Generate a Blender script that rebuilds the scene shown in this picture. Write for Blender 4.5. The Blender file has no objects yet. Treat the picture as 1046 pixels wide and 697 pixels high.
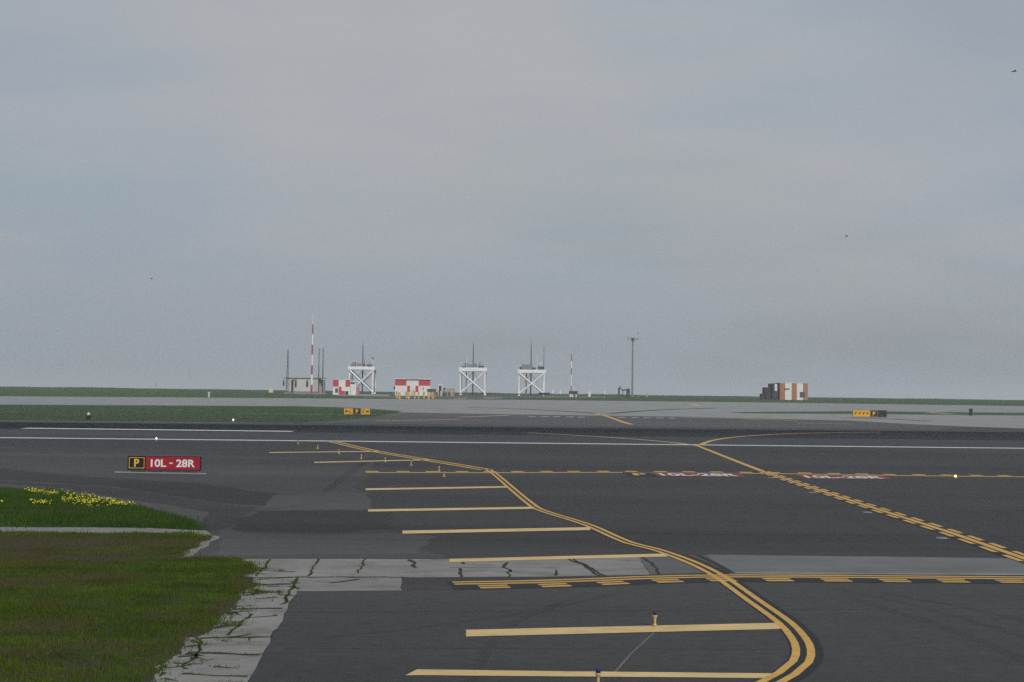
import bpy, bmesh, math, random
import numpy as np
from mathutils import Vector, Matrix, noise as mnoise
random.seed(7); rng = np.random.default_rng(7)
S = bpy.context.scene
COL = S.collection
R = math.radians

# ------------------------------------------------------------------ camera
F, PW, PH, HC = 1300.0, 1046, 697, 401.5      # focal length in photo pixels, photo size, horizon row
CAM = Vector((0, 0, 5.0))
ROT = Matrix.Rotation(R(90) + math.atan((HC - PH / 2) / F), 3, 'X') @ Matrix.Rotation(R(0.66), 3, 'Z')
cd = bpy.data.cameras.new('camera'); cam = bpy.data.objects.new('camera', cd); COL.objects.link(cam)
cam.location = CAM; cam.rotation_euler = ROT.to_euler()
cd.sensor_width = 36; cd.lens = F / PW * 36; cd.clip_start = .5; cd.clip_end = 40000
S.camera = cam

# ------------------------------------------------------------------ terrain profile
Y0, Y1, ZT = 215.0, 480.0, 4.1
def _sm(t): t = min(max(t, 0), 1); return t * t * (3 - 2 * t)
BR = [Y0 + 5 * i for i in range(int((500 - Y0) / 5) + 1)]      # rows of the ground sheet
def zf(y):
    if y <= Y0: return 0.0
    k = int((y - Y0) // 5); a = Y0 + 5 * k
    za, zb = ZT * _sm((a - Y0) / (Y1 - Y0)), ZT * _sm((a + 5 - Y0) / (Y1 - Y0))
    return za + (zb - za) * (y - a) / 5
def ray(px, py):
    d = ROT @ Vector(((px - PW / 2) / F, -(py - PH / 2) / F, -1)); return d / d.y
def at(px, py):
    """where the photo's line of sight meets the ground"""
    d = ray(px, py); y = 12.0; prev = y
    while y < 505:
        if CAM.z + d.z * y <= zf(y):
            lo, hi = prev, y
            for _ in range(30):
                m = (lo + hi) / 2
                if CAM.z + d.z * m <= zf(m): hi = m
                else: lo = m
            return Vector((d.x * hi, hi, zf(hi)))
        prev = y; y += 1.0
    return Vector((d.x * 500, 500, zf(500)))
def stand(px, Y):
    """ground point at distance Y in the photo's column px (taken at horizon height)"""
    d = ray(px, HC); return Vector((d.x * Y, Y, zf(Y)))

# ------------------------------------------------------------------ materials
def new_mat(name):
    m = bpy.data.materials.new(name); m.use_nodes = True
    nt = m.node_tree; b = nt.nodes['Principled BSDF']; return m, nt, b
def N(nt, typ, **kw):
    n = nt.nodes.new(typ)
    for k, v in kw.items():
        if k in n.inputs: n.inputs[k].default_value = v
        else: setattr(n, k, v)
    return n
def noise_fac(nt, scale, stretch=(1, 1, 1), lo=.35, hi=.65, detail=5, coord='POS', rough=.6):
    if coord == 'POS': c = N(nt, 'ShaderNodeNewGeometry').outputs['Position']
    else: c = N(nt, 'ShaderNodeTexCoord').outputs['Object']
    mp = N(nt, 'ShaderNodeMapping'); mp.inputs['Scale'].default_value = stretch
    nt.links.new(c, mp.inputs['Vector'])
    no = N(nt, 'ShaderNodeTexNoise', Scale=scale, Detail=detail, Roughness=rough)
    nt.links.new(mp.outputs[0], no.inputs['Vector'])
    mr = N(nt, 'ShaderNodeMapRange'); mr.inputs[1].default_value = lo; mr.inputs[2].default_value = hi
    nt.links.new(no.outputs['Fac'], mr.inputs[0]); return mr.outputs[0]
def mix(nt, fac, a, b, blend='MIX'):
    m = N(nt, 'ShaderNodeMix', data_type='RGBA', blend_type=blend)
    if isinstance(fac, float): m.inputs[0].default_value = fac
    else: nt.links.new(fac, m.inputs[0])
    for i, v in ((6, a), (7, b)):
        if isinstance(v, tuple): m.inputs[i].default_value = (*v, 1)
        else: nt.links.new(v, m.inputs[i])
    return m.outputs[2]
def bump(nt, b, fac, strength=.3, dist=.02):
    n = N(nt, 'ShaderNodeBump', Strength=strength, Distance=dist)
    nt.links.new(fac, n.inputs['Height']); nt.links.new(n.outputs[0], b.inputs['Normal'])
def mat(name, col, rough=.6, metal=0., var=.12, scale=3., coord='OBJ'):
    """painted / plain surface with slight weathering"""
    m, nt, b = new_mat(name)
    f = noise_fac(nt, scale, lo=.3, hi=.7, coord=coord)
    c = mix(nt, f, tuple(x * (1 - var) for x in col), tuple(min(1, x * (1 + var * .6)) for x in col))
    nt.links.new(c, b.inputs['Base Color']); b.inputs['Roughness'].default_value = rough
    b.inputs['Metallic'].default_value = metal; b.inputs['Specular IOR Level'].default_value = .3
    return m
def lamp_mat(name, col, strength):
    m, nt, b = new_mat(name); b.inputs['Base Color'].default_value = (*col, 1)
    b.inputs['Emission Color'].default_value = (*col, 1); b.inputs['Emission Strength'].default_value = strength
    return m
def asphalt(name, col, dark=.75, light=1.25, streak=(.03, .5, 1), lane=.35, spec=.18):
    m, nt, b = new_mat(name)
    d = tuple(x * dark for x in col); l = tuple(x * light for x in col)
    big = noise_fac(nt, .12, (.35, 1, 1), .32, .68, 6)
    c = mix(nt, big, d, l)
    vb = noise_fac(nt, .03, (.3, 1.6, 1), .38, .62, 4)
    c = mix(nt, vb, mix(nt, .28, c, (0, 0, 0)), mix(nt, .06, c, (.3, .3, .3)))
    st = noise_fac(nt, 1.0, streak, .3, .7, 4)
    c = mix(nt, st, c, mix(nt, .3, c, tuple(x * 1.6 for x in col)))
    st2 = noise_fac(nt, 2.3, streak, .52, .75, 3)
    dk = mix(nt, lane, c, tuple(x * .45 for x in col))
    c = mix(nt, st2, c, dk)
    gr = noise_fac(nt, 28., (1, 1, 1), .3, .7, 3)
    c = mix(nt, gr, mix(nt, .22, c, (0, 0, 0)), mix(nt, .10, c, (.25, .25, .25)))
    gr2 = noise_fac(nt, 4., (.6, 1, 1), .3, .7, 5)
    c = mix(nt, gr2, mix(nt, .2, c, (0, 0, 0)), mix(nt, .04, c, (.2, .2, .2)))
    nt.links.new(c, b.inputs['Base Color'])
    b.inputs['Roughness'].default_value = .88; b.inputs['Specular IOR Level'].default_value = spec
    bump(nt, b, gr, .35, .01); return m
def concrete(name, col, stain=.55, spec=.15):
    m, nt, b = new_mat(name)
    big = noise_fac(nt, .35, (.6, 1, 1), .3, .7, 6)
    c = mix(nt, big, tuple(x * .8 for x in col), tuple(x * 1.12 for x in col))
    s = noise_fac(nt, 1.3, (.5, 1, 1), .47, .74, 8, rough=.75)
    c = mix(nt, s, c, mix(nt, stain, c, (.06, .055, .045)))
    gr = noise_fac(nt, 22., (1, 1, 1), .3, .7, 3)
    c = mix(nt, gr, mix(nt, .25, c, (.03, .03, .03)), c)
    nt.links.new(c, b.inputs['Base Color']); b.inputs['Roughness'].default_value = .9
    b.inputs['Specular IOR Level'].default_value = spec; bump(nt, b, gr, .3, .01); return m
def paint(name, col, worn=.5):
    m, nt, b = new_mat(name)
    w = noise_fac(nt, 3.0, (.4, 1, 1), .5, .78, 7, rough=.75)
    w2 = noise_fac(nt, .5, (1, 1, 1), .3, .7, 4)
    c = mix(nt, w2, tuple(x * .82 for x in col), col)
    c = mix(nt, w, c, mix(nt, worn, c, (.07, .065, .06)))
    gr = noise_fac(nt, 30., (1, 1, 1), .3, .7, 3)
    c = mix(nt, gr, mix(nt, .15, c, (.03, .03, .03)), c)
    nt.links.new(c, b.inputs['Base Color']); b.inputs['Roughness'].default_value = .75
    b.inputs['Specular IOR Level'].default_value = .2; return m
def soil(name, greens, brown, scale=.12, lo=.42, hi=.6, stretch=(.4, 1, 1), fine=9.):
    m, nt, b = new_mat(name)
    f = noise_fac(nt, fine, (1, 1, 1), .3, .7, 5)
    c = mix(nt, f, greens[0], greens[1])
    p = noise_fac(nt, scale, stretch, lo, hi, 6)
    f2 = noise_fac(nt, fine * .6, (1, 1, 1), .3, .7, 5)
    br = mix(nt, f2, tuple(x * .65 for x in brown), tuple(x * 1.2 for x in brown))
    c = mix(nt, p, c, br)
    nt.links.new(c, b.inputs['Base Color']); b.inputs['Roughness'].default_value = .95
    b.inputs['Specular IOR Level'].default_value = .05; bump(nt, b, f, .6, .05); return m

M = {}
M['asphalt'] = asphalt('asphalt', (.0335, .0310, .0330), .72, 1.35, spec=.14)
M['asphalt_near'] = asphalt('asphalt_near', (.0385, .0375, .0360), .80, 1.22, streak=(.08, .5, 1), lane=.3)
M['asphalt_dark'] = asphalt('asphalt_dark', (.0235, .0215, .023), .75, 1.35, spec=.12)
M['asphalt_brown'] = asphalt('asphalt_brown', (.034, .031, .0325), .7, 1.45, spec=.12)
M['runway'] = asphalt('runway_asphalt', (.030, .0345, .0415), .85, 1.15, spec=.12)
M['rubber'] = asphalt('runway_rubber', (.008, .0115, .0165), .85, 1.2, lane=.2, spec=0.)
M['runway_dark'] = asphalt('runway_dark', (.017, .021, .027), .85, 1.2, lane=.2, spec=0.)
M['tyre_mark'] = asphalt('tyre_mark', (.0275, .0265, .0262), .8, 1.3)
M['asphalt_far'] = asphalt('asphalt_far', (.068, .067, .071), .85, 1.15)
M['concrete'] = concrete('concrete', (.235, .23, .215), .75)
M['asphalt_worn'] = asphalt('asphalt_worn', (.062, .0595, .058), .75, 1.35)
M['asphalt_mid'] = asphalt('asphalt_mid', (.0445, .0420, .0445), .72, 1.4)
M['concrete_grey'] = concrete('concrete_grey', (.155, .158, .158), .3)
M['concrete_old'] = concrete('concrete_old', (.115, .115, .115), .3)
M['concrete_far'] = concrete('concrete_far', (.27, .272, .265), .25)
M['tar'] = asphalt('tar', (.016, .016, .017), .8, 1.2, spec=.12)
M['yellow'] = paint('yellow_paint', (.60, .355, .085), .6)
M['buff'] = paint('faded_yellow_paint', (.64, .46, .21), .55)
M['white_line'] = paint('white_paint', (.62, .62, .60), .5)
M['black_line'] = paint('black_paint', (.018, .019, .022), .2)
M['red_line'] = paint('red_paint', (.17, .045, .05), .75)
M['ground'] = soil('ground', ((.028, .060, .018), (.050, .095, .028)), (.070, .064, .038), .03, .52, .68, (.25, 1, 1), 1.2)
M['turf'] = soil('turf', ((.024, .036, .006), (.040, .052, .009)), (.060, .052, .040), .16, .38, .54)
M['gravel'] = soil('gravel', ((.085, .078, .076), (.13, .12, .115)), (.065, .07, .05), .06, .5, .62, (.3, 1, 1), 1.5)
M['weed'] = soil('weed', ((.03, .045, .015), (.05, .07, .02)), (.03, .026, .02), .8, .4, .6)
M['white'] = mat('white_steel', (.80, .80, .79), .5, var=.08, scale=.6)
M['red'] = mat('red_panel', (.50, .045, .05), .55, var=.1, scale=.8)
M['red_mast'] = mat('red_mast', (.36, .05, .06), .55, scale=.8)
M['white_panel'] = mat('white_panel', (.74, .73, .70), .6, var=.1, scale=.6)
M['orange'] = mat('orange_panel', (.37, .165, .075), .6, scale=.7)
M['pink'] = mat('faded_red', (.48, .22, .2), .6)
M['beige'] = mat('beige_wall', (.54, .52, .47), .75, scale=.5)
M['beige_dark'] = mat('tan_and_wall_shade', (.34, .31, .27), .75)
M['steel'] = mat('grey_steel', (.22, .24, .26), .5, .4)
M['dark_steel'] = mat('dark_steel', (.05, .06, .068), .55, .2)
M['slate'] = mat('slate_cladding', (.030, .028, .036), .7)
M['green_box'] = mat('green_box', (.05, .075, .07), .6)
M['window'] = mat('window_glass', (.06, .09, .11), .15)
M['bollard'] = mat('bollard_yellow', (.55, .40, .12), .55, scale=2)
M['bollard_pale'] = mat('bollard_pale', (.66, .58, .36), .55, scale=2)
M['sign_red'] = mat('sign_red', (.33, .012, .026), .4, var=.08)
M['sign_black'] = mat('sign_black', (.012, .014, .013), .4)
M['sign_yellow'] = mat('sign_yellow', (.72, .38, .02), .4, var=.08)
M['letter_white'] = mat('letter_white', (.72, .72, .70), .5, var=.05)
M['letter_yellow'] = mat('letter_yellow', (.74, .48, .05), .5, var=.05)
M['stem'] = mat('light_stem', (.62, .42, .16), .5, scale=12)
M['blue_lens'] = mat('blue_lens', (.01, .018, .11), .12, var=.05)
M['lamp_white'] = lamp_mat('lamp_white', (1, .95, .85), 2.2)
M['lamp_yellow'] = lamp_mat('lamp_yellow', (1, .72, .15), 2.2)
M['red_lamp'] = mat('red_lamp', (.3, .05, .06), .3)
M['bird'] = mat('bird_feathers', (.05, .05, .055), .8)
M['flower'] = mat('flower_petals', (.60, .52, .02), .7, coord='POS')
M['water'] = mat('water', (.03, .045, .05), .12, coord='POS')
def grass_mat(name, a, b_, dry, sc, lo, hi):
    m, nt, b = new_mat(name)
    f = noise_fac(nt, .9, (.5, 1, .2), .35, .65, 5); c = mix(nt, f, a, b_)
    f3 = noise_fac(nt, 14., (1, 1, .3), .3, .7, 3); c = mix(nt, f3, mix(nt, .35, c, (.01, .014, .004)), c)
    p = noise_fac(nt, sc, (.4, 1, .1), lo, hi, 6); at_ = N(nt, 'ShaderNodeAttribute', attribute_name='dry')
    if name == 'grass_blades': c = mix(nt, at_.outputs['Fac'], c, dry)
    else: c = mix(nt, p, c, dry)
    nt.links.new(c, b.inputs['Base Color']); b.inputs['Roughness'].default_value = .8
    b.inputs['Specular IOR Level'].default_value = .0; return m
M['grass'] = grass_mat('grass_blades', (.036, .074, .004), (.084, .136, .008), (.086, .062, .026), .16, .45, .60)
M['lush'] = grass_mat('lush_grass', (.028, .070, .008), (.054, .110, .013), (.05, .07, .02), .2, .5, .7)
M['scrub'] = grass_mat('levee_grass', (.030, .048, .020), (.05, .07, .03), (.065, .06, .04), .04, .45, .6)

# ------------------------------------------------------------------ helpers
def tag(o, label=None, cat=None, group=None, kind=None):
    if label: o['label'] = label
    if cat: o['category'] = cat
    if group: o['group'] = group
    if kind: o['kind'] = kind
    return o
def empty(name, loc, label, cat, group=None, rz=0):
    o = bpy.data.objects.new(name, None); COL.objects.link(o); o.location = loc
    o.rotation_euler.z = rz; o.empty_display_size = .3
    return tag(o, label, cat, group)
def link(name, me, parent=None, loc=(0, 0, 0)):
    o = bpy.data.objects.new(name, me); COL.objects.link(o); o.location = loc
    if parent: o.parent = parent
    return o
class MB:
    """collects shapes and links them as one mesh object"""
    def __init__(s): s.bm = bmesh.new()
    def _x(s, verts, mi):
        for f in {f for v in verts for f in v.link_faces}: f.material_index = mi
    def box(s, x0, x1, y0, y1, z0, z1, mi=0, bev=0):
        g = bmesh.ops.create_cube(s.bm, size=1)
        vs = g['verts']
        for v in vs: v.co = Vector((x0 + (x1 - x0) * (v.co.x + .5), y0 + (y1 - y0) * (v.co.y + .5), z0 + (z1 - z0) * (v.co.z + .5)))
        s._x(vs, mi)
        if bev:
            es = list({e for v in vs for e in v.link_edges})
            bmesh.ops.bevel(s.bm, geom=es, offset=bev, segments=2, affect='EDGES')
        return s
    def tube(s, p0, p1, r0, r1=None, n=8, mi=0):
        r1 = r0 if r1 is None else r1
        p0, p1 = Vector(p0), Vector(p1); d = p1 - p0
        g = bmesh.ops.create_cone(s.bm, cap_ends=True, segments=n, radius1=r0, radius2=r1, depth=d.length)
        q = Vector((0, 0, 1)).rotation_difference(d.normalized()).to_matrix().to_4x4()
        bmesh.ops.transform(s.bm, verts=g['verts'], matrix=Matrix.Translation((p0 + p1) / 2) @ q)
        s._x(g['verts'], mi); return s
    def bar(s, p0, p1, w, mi=0): return s.tube(p0, p1, w * .7, w * .7, 4, mi)
    def ball(s, c, r, sz=1., mi=0):
        g = bmesh.ops.create_uvsphere(s.bm, u_segments=12, v_segments=8, radius=r)
        for v in g['verts']: v.co = Vector((v.co.x, v.co.y, v.co.z * sz)) + Vector(c)
        s._x(g['verts'], mi); return s
    def quad(s, pts, mi=0):
        f = s.bm.faces.new([s.bm.verts.new(p) for p in pts]); f.material_index = mi; return s
    def build(s, name, mats, parent=None, loc=(0, 0, 0), smooth=False):
        me = bpy.data.meshes.new(name); s.bm.to_mesh(me); s.bm.free()
        for m in (mats if isinstance(mats, (list, tuple)) else [mats]): me.materials.append(m)
        if smooth:
            for p in me.polygons: p.use_smooth = True
        return link(name, me, parent, loc)
def copy_tree(o, parent=None):
    kids = list(o.children); c = o.copy(); COL.objects.link(c)
    if parent: c.parent = parent
    for k in kids: copy_tree(k, c)
    return c

# ---- sheets lying on the ground
def lay_bm(bm, name, m, dz, kind='structure', parent=None):
    ys = [v.co.y for v in bm.verts]; a, b = min(ys), max(ys)
    for br in BR:
        if a < br < b:
            bmesh.ops.bisect_plane(bm, geom=bm.verts[:] + bm.edges[:] + bm.faces[:], plane_co=(0, br, 0), plane_no=(0, 1, 0), dist=1e-5)
    for v in bm.verts: v.co.z = zf(v.co.y) + dz
    for f in bm.faces:
        f.normal_update()
        if f.normal.z < 0: f.normal_flip()
    me = bpy.data.meshes.new(name); bm.to_mesh(me); bm.free(); me.materials.append(M[m])
    o = link(name, me, parent)
    if kind: o['kind'] = kind
    return o
def world(pts): return [at(*p) for p in pts]
def rough_edge(pts, amp, step=.5):
    out = []
    for i, a in enumerate(pts):
        b = pts[(i + 1) % len(pts)]; n = max(1, int((b - a).length / step))
        for k in range(n):
            p = a.lerp(b, k / n)
            o = Vector((mnoise.noise(p * .9), mnoise.noise(p * .9 + Vector((31, 7, 3))), 0)) + .5 * Vector((mnoise.noise(p * 3.1), mnoise.noise(p * 3.1 + Vector((11, 5, 3))), 0))
            out.append(p + o * amp)
    return out
def sheet(name, polys, m, dz, rough=0, step=.5):
    bm = bmesh.new()
    for pts in polys:
        w = world(pts)
        if rough: w = rough_edge(w, rough, step)
        f = bm.faces.new([bm.verts.new((p.x, p.y, 0)) for p in w])
        bmesh.ops.triangulate(bm, faces=[f])
    return lay_bm(bm, name, m, dz)
def smooth_path(w, step=.6):
    P = [w[0] * 2 - w[1]] + list(w) + [w[-1] * 2 - w[-2]]; out = []
    for i in range(1, len(P) - 2):
        a, b, c, d = P[i - 1:i + 3]; n = max(1, int((c - b).length / step))
        ta, tb = (c - a) * .5, (d - b) * .5
        la, lc, lb = (b - a).length, (c - b).length, (d - c).length
        ta = (c - a) * (lc / max(1e-6, la + lc)); tb = (d - b) * (lc / max(1e-6, lc + lb))
        for k in range(n):
            t = k / n
            out.append(b * (2 * t**3 - 3 * t**2 + 1) + ta * (t**3 - 2 * t**2 + t) + c * (-2 * t**3 + 3 * t**2) + tb * (t**3 - t**2))
    out.append(P[-2]); return out
def strip(bm, path, off, wid):
    L, Rr = [], []
    for i, p in enumerate(path):
        t = path[min(i + 1, len(path) - 1)] - path[max(i - 1, 0)]; t.z = 0; t.normalize()
        n = Vector((-t.y, t.x, 0)); w = wid(i) if callable(wid) else wid
        L.append(bm.verts.new(((p + n * (off + w / 2)).xy.to_3d()))); Rr.append(bm.verts.new(((p + n * (off - w / 2)).xy.to_3d())))
    for i in range(len(path) - 1): bm.faces.new((Rr[i], Rr[i + 1], L[i + 1], L[i]))
def line(name, pix, width, m, dz, offs=(0,), smooth=True):
    w = world(pix); path = smooth_path(w) if smooth and len(w) > 2 else w
    bm = bmesh.new()
    for o in offs: strip(bm, path, o, width)
    return lay_bm(bm, name, m, dz)
def dashes(name, pix, width, m, dz, offs, on, gap, shift=0., step=.3):
    path = smooth_path(world(pix), step); s = 0; runs = {o: [[]] for o in offs}
    for i, p in enumerate(path):
        if i: s += (p - path[i - 1]).length
        for j, o in enumerate(offs):
            ph = (s + shift + (j % 2) * (on + gap) / 2 * (len(offs) > 1 and offs[0] * offs[1] < 0)) % (on + gap)
            if ph < on: runs[o][-1].append(p)
            elif runs[o][-1]: runs[o].append([])
    bm = bmesh.new()
    for o in offs:
        for r in runs[o]:
            if len(r) > 1: strip(bm, r, o, width)
    return lay_bm(bm, name, m, dz)
def crack(bm, pix, width, jit=.12, step=.25):
    w = world(pix); path = []
    for a, b in zip(w, w[1:]):
        n = max(2, int((b - a).length / step)); path += [a.lerp(b, k / n) for k in range(n)]
    path.append(w[-1])
    path = [p + Vector((mnoise.noise(p * 1.7), mnoise.noise(p * 1.7 + Vector((9, 4, 1))), 0)) * jit for p in path]
    strip(bm, path, 0, lambda i: width * (.45 + 1.1 * abs(mnoise.noise(path[i] * 2.3) + .25)))
    return path
def text_mesh(body, w, h, depth=.004, bold=.02):
    c = bpy.data.curves.new('lettering', 'FONT'); c.body = body; c.size = 1; c.offset = bold; c.extrude = 0
    o = bpy.data.objects.new('lettering', c); COL.objects.link(o)
    bpy.context.view_layer.update()
    me = bpy.data.meshes.new_from_object(o.evaluated_get(bpy.context.evaluated_depsgraph_get()))
    bpy.data.objects.remove(o); bpy.data.curves.remove(c)
    bm = bmesh.new(); bm.from_mesh(me); bpy.data.meshes.remove(me)
    xs = [v.co.x for v in bm.verts]; ys = [v.co.y for v in bm.verts]
    for v in bm.verts:
        v.co = Vector(((v.co.x - min(xs)) / (max(xs) - min(xs)) * w - w / 2, (v.co.y - min(ys)) / (max(ys) - min(ys)) * h - h / 2, 0))
    return bm

# ------------------------------------------------------------------ ground, water
def crest(x): return min(max(4.6 - .0018 * x, 4.1), 5.2)
def build_ground():
    xs = [-2500, -1200, -700] + list(range(-500, 501, 25)) + [700, 1200, 2500]
    ys = [-80, 0, 100, 200] + BR + list(range(505, 645, 5)) + [700, 760]
    V, Fc = [], []
    for y in ys:
        for x in xs:
            z = zf(min(y, 500))
            if y > 500:
                z += (crest(x) - zf(500)) * _sm((y - 500) / 60)
                if y > 530: z += .09 * mnoise.noise(Vector((x * .03, y * .05, 2)))
                if y > 580: z += (-2.2 - z) * _sm((y - 580) / 60)
            V.append((x, y, z))
    n = len(xs)
    for j in range(len(ys) - 1):
        for i in range(n - 1): Fc.append((j * n + i, j * n + i + 1, (j + 1) * n + i + 1, (j + 1) * n + i))
    me = bpy.data.meshes.new('ground'); me.from_pydata(V, [], Fc); me.materials.append(M['ground'])
    for p in me.polygons: p.use_smooth = True
    return tag(link('ground', me), kind='structure')
build_ground()
me = bpy.data.meshes.new('water'); me.from_pydata([(-9000, 600, -.8), (9000, 600, -.8), (9000, 9500, -.8), (-9000, 9500, -.8)], [], [(0, 1, 2, 3)])
me.materials.append(M['water']); tag(link('water', me), kind='structure')

# ------------------------------------------------------------------ pavements
bm = bmesh.new()
f = bm.faces.new([bm.verts.new(p) for p in ((-420, -60, 0), (420, -60, 0), (420, 262, 0), (-420, 262, 0))])
lay_bm(bm, 'apron_asphalt', 'asphalt', .004)
def hline(l, r, x0=-60, x1=1110):     # a long straight edge through (0, l) and (1046, r)
    return [(x, l + (r - l) * x / 1046) for x in (x0, x1)]
def band(name, top, bot, m, dz):
    a, b = hline(*top), hline(*bot); return sheet(name, [[a[0], a[1], b[1], b[0]]], m, dz)
band('runway', (429.5, 440.0), (447.8, 458.8), 'runway', .008)
band('runway_centre', (431.2, 441.6), (436.4, 447.6), 'rubber', .013)
band('runway_centre', (436.3, 447.5), (438.6, 450.2), 'runway_dark', .012)
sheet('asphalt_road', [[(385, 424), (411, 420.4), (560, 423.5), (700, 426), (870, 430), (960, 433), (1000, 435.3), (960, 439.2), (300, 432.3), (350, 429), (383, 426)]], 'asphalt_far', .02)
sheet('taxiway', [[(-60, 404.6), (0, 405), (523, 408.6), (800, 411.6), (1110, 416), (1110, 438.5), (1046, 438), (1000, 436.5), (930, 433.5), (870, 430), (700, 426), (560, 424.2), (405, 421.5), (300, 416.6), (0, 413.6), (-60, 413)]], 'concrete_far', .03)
sheet('far_grass', [[(-60, 413), (0, 413.6), (300, 415.2), (345, 416.3), (380, 417.9), (411, 420.4), (395, 423.2), (372, 424.5), (384, 426), (350, 429), (300, 431.6), (0, 429.2), (-60, 428.6)]], 'ground', .05, .6, 3)
sheet('grass_seam', [[(745, 421.3), (870, 420.4), (1046, 422), (1110, 422.6), (1110, 425.4), (1046, 424.7), (880, 423.2), (760, 422.4)]], 'ground', .05, .5, 3)
sheet('gravel', [[(300, 402), (370, 402.4), (520, 404.2), (640, 405.9), (640, 406.6), (520, 407.2), (430, 406.6), (372, 405.4), (300, 403.6)]], 'gravel', .05, .8, 4)
sheet('gravel', [[(370, 405.4), (520, 406.5), (500, 408.1), (372, 407)]], 'gravel', .055, .8, 4)
sheet('concrete_pad', [[(346, 402.6), (398, 403.4), (398, 405.2), (344, 404.6)], [(464, 406.9), (476, 407.0), (476, 407.9), (464, 407.8)], [(494, 406.3), (513, 406.5), (513, 407.4), (494, 407.2)],
                       [(290, 401.2), (332, 401.7), (332, 402.8), (290, 402.3)]], 'concrete_far', .06)
# patched and worn asphalt
sheet('asphalt_patch', [[(-60, 475), (0, 479), (90, 487), (200, 493.5), (281, 505), (268, 517.5), (205, 511), (110, 496.5), (0, 490), (-60, 486)]], 'asphalt_dark', .008, .55, .6)
sheet('asphalt_patch', [[(-60, 487.5), (0, 491.5), (110, 498), (205, 512), (262, 519), (228, 541), (205, 543), (190, 531), (130, 516), (0, 500), (-60, 497)]], 'asphalt_brown', .0075, .25, 1)
sheet('asphalt_patch', [[(268, 522.3), (380, 521.2), (398, 522), (401, 541), (330, 545), (245, 543), (232, 533)]], 'asphalt_dark', .0085, .4, .5)
sheet('asphalt_patch', [[(381, 463), (388, 463), (337, 502), (326, 503)]], 'asphalt_brown', .0085, .12, 1)
sheet('taxiway_asphalt', [[(303, 604.3), (411, 604), (411, 597), (465, 601), (740, 594), (1110, 597), (1110, 760), (230, 760), (240, 725)]], 'asphalt_near', .010)
sheet('taxiway_asphalt', [[(411, 590.3), (545, 589.5), (662, 587.5), (740, 585), (745, 594), (465, 603), (411, 604)]], 'asphalt_brown', .011)
sheet('asphalt_patch', [[(-60, 462), (0, 463), (180, 465), (330, 468), (384, 472), (364, 500), (382, 521), (400, 545), (456, 571), (205, 571.2), (-60, 560)]], 'asphalt_mid', .0062, .5, 1)
sheet('asphalt_patch', [[(283, 506), (374, 503), (381, 520), (300, 521), (262, 522), (240, 531), (228, 541), (262, 546), (330, 547), (402, 544), (440, 548), (430, 566), (215, 568), (228, 548), (214, 540), (256, 527)]], 'asphalt_worn', .0072, .4, 1)
sheet('asphalt_patch', [[(-60, 493), (0, 494), (60, 499), (128, 510), (170, 516), (215, 524), (205, 533), (190, 530), (130, 515.5), (60, 502), (0, 499), (-60, 496)]], 'asphalt_worn', .0078, .3, 1)
# concrete strips
sheet('concrete_strip', [[(205, 570.5), (255, 571.4), (459, 571.7), (652, 569), (664, 587.6), (545, 589.7), (411, 590.3), (235, 590)],
                         [(235, 590), (411, 590.3), (411, 604), (303, 604.5), (253, 697), (240, 725), (70, 725), (120, 697), (190, 640), (215, 610)]], 'concrete', .012, .07, .4)
sheet('concrete_strip', [[(652, 569), (737, 567), (745, 585), (664, 587.6)]], 'concrete_old', .0125)
sheet('concrete_strip', [[(722, 567), (1110, 571.8), (1110, 587), (745, 584.8)]], 'concrete_grey', .013, .05, .5)
sheet('concrete_strip', [[(745, 584.8), (1110, 587), (1110, 588.6), (745, 586.6)]], 'concrete', .014, .03, .5)
sheet('concrete_strip', [[(-60, 537.5), (0, 538.8), (150, 539.6), (207, 542.6), (219, 547), (225, 548), (193, 571), (180, 572), (200, 556), (205, 548), (60, 544.5), (-60, 543.5)]], 'concrete', .013, .12, .5)
# turf islands (world outlines are reused for the grass)
ISL_A = [(-90, 497), (0, 500.5), (60, 503.5), (130, 517), (165, 524.5), (190, 531.5), (206, 542), (150, 539.6), (0, 538.4), (-90, 537)]
ISL_B = [(-90, 544), (0, 544), (100, 545.5), (195, 544.5), (217, 548), (200, 559), (183, 570.5), (240, 569.5), (262, 578), (254, 590), (258, 601), (238, 616), (225, 638), (193, 656), (178, 670), (160, 690), (135, 720), (-90, 720)]
sheet('turf', [ISL_A, ISL_B], 'turf', .017, .3, .3)

# joints, cracks
bm = bmesh.new(); JP = []
for pix, w in [([(236, 589), (262, 591), (330, 590), (411, 590.5)], .16), ([(276, 572), (268, 583), (262, 589)], .08), ([(326, 572), (318, 584), (315, 589)], .07), ([(373, 572), (366, 586)], .06),
               ([(304, 591), (300, 599), (289, 618)], .10), ([(228, 597), (262, 597.5), (300, 597)], .15), ([(240, 606.5), (290, 605.5)], .16), ([(226, 623.5), (287, 622.5)], .17), ([(205, 652.5), (276, 651.5)], .17),
               ([(196, 667), (266, 669.5)], .16), ([(215, 691), (256, 691.5)], .12), ([(170, 707), (250, 708)], .07), ([(258, 628), (240, 642), (232, 650)], .07), ([(200, 652), (205, 665), (196, 674)], .06),
               ([(188, 662), (204, 660)], .10), ([(182, 672), (203, 670)], .10), ([(172, 683), (200, 680)], .09), ([(194, 672), (190, 684)], .09), ([(260, 612), (282, 611.5)], .12), ([(246, 632), (280, 630)], .09),
               ([(262, 583), (300, 585)], .1), ([(338, 596), (362, 593)], .14), ([(210, 640), (232, 637)], .1)]:
    JP += [(p, w) for p in crack(bm, pix, w)]
EDGE = world([(262, 578), (254, 590), (258, 601), (238, 616), (225, 638), (193, 656), (178, 670), (160, 690), (135, 720)])
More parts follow.
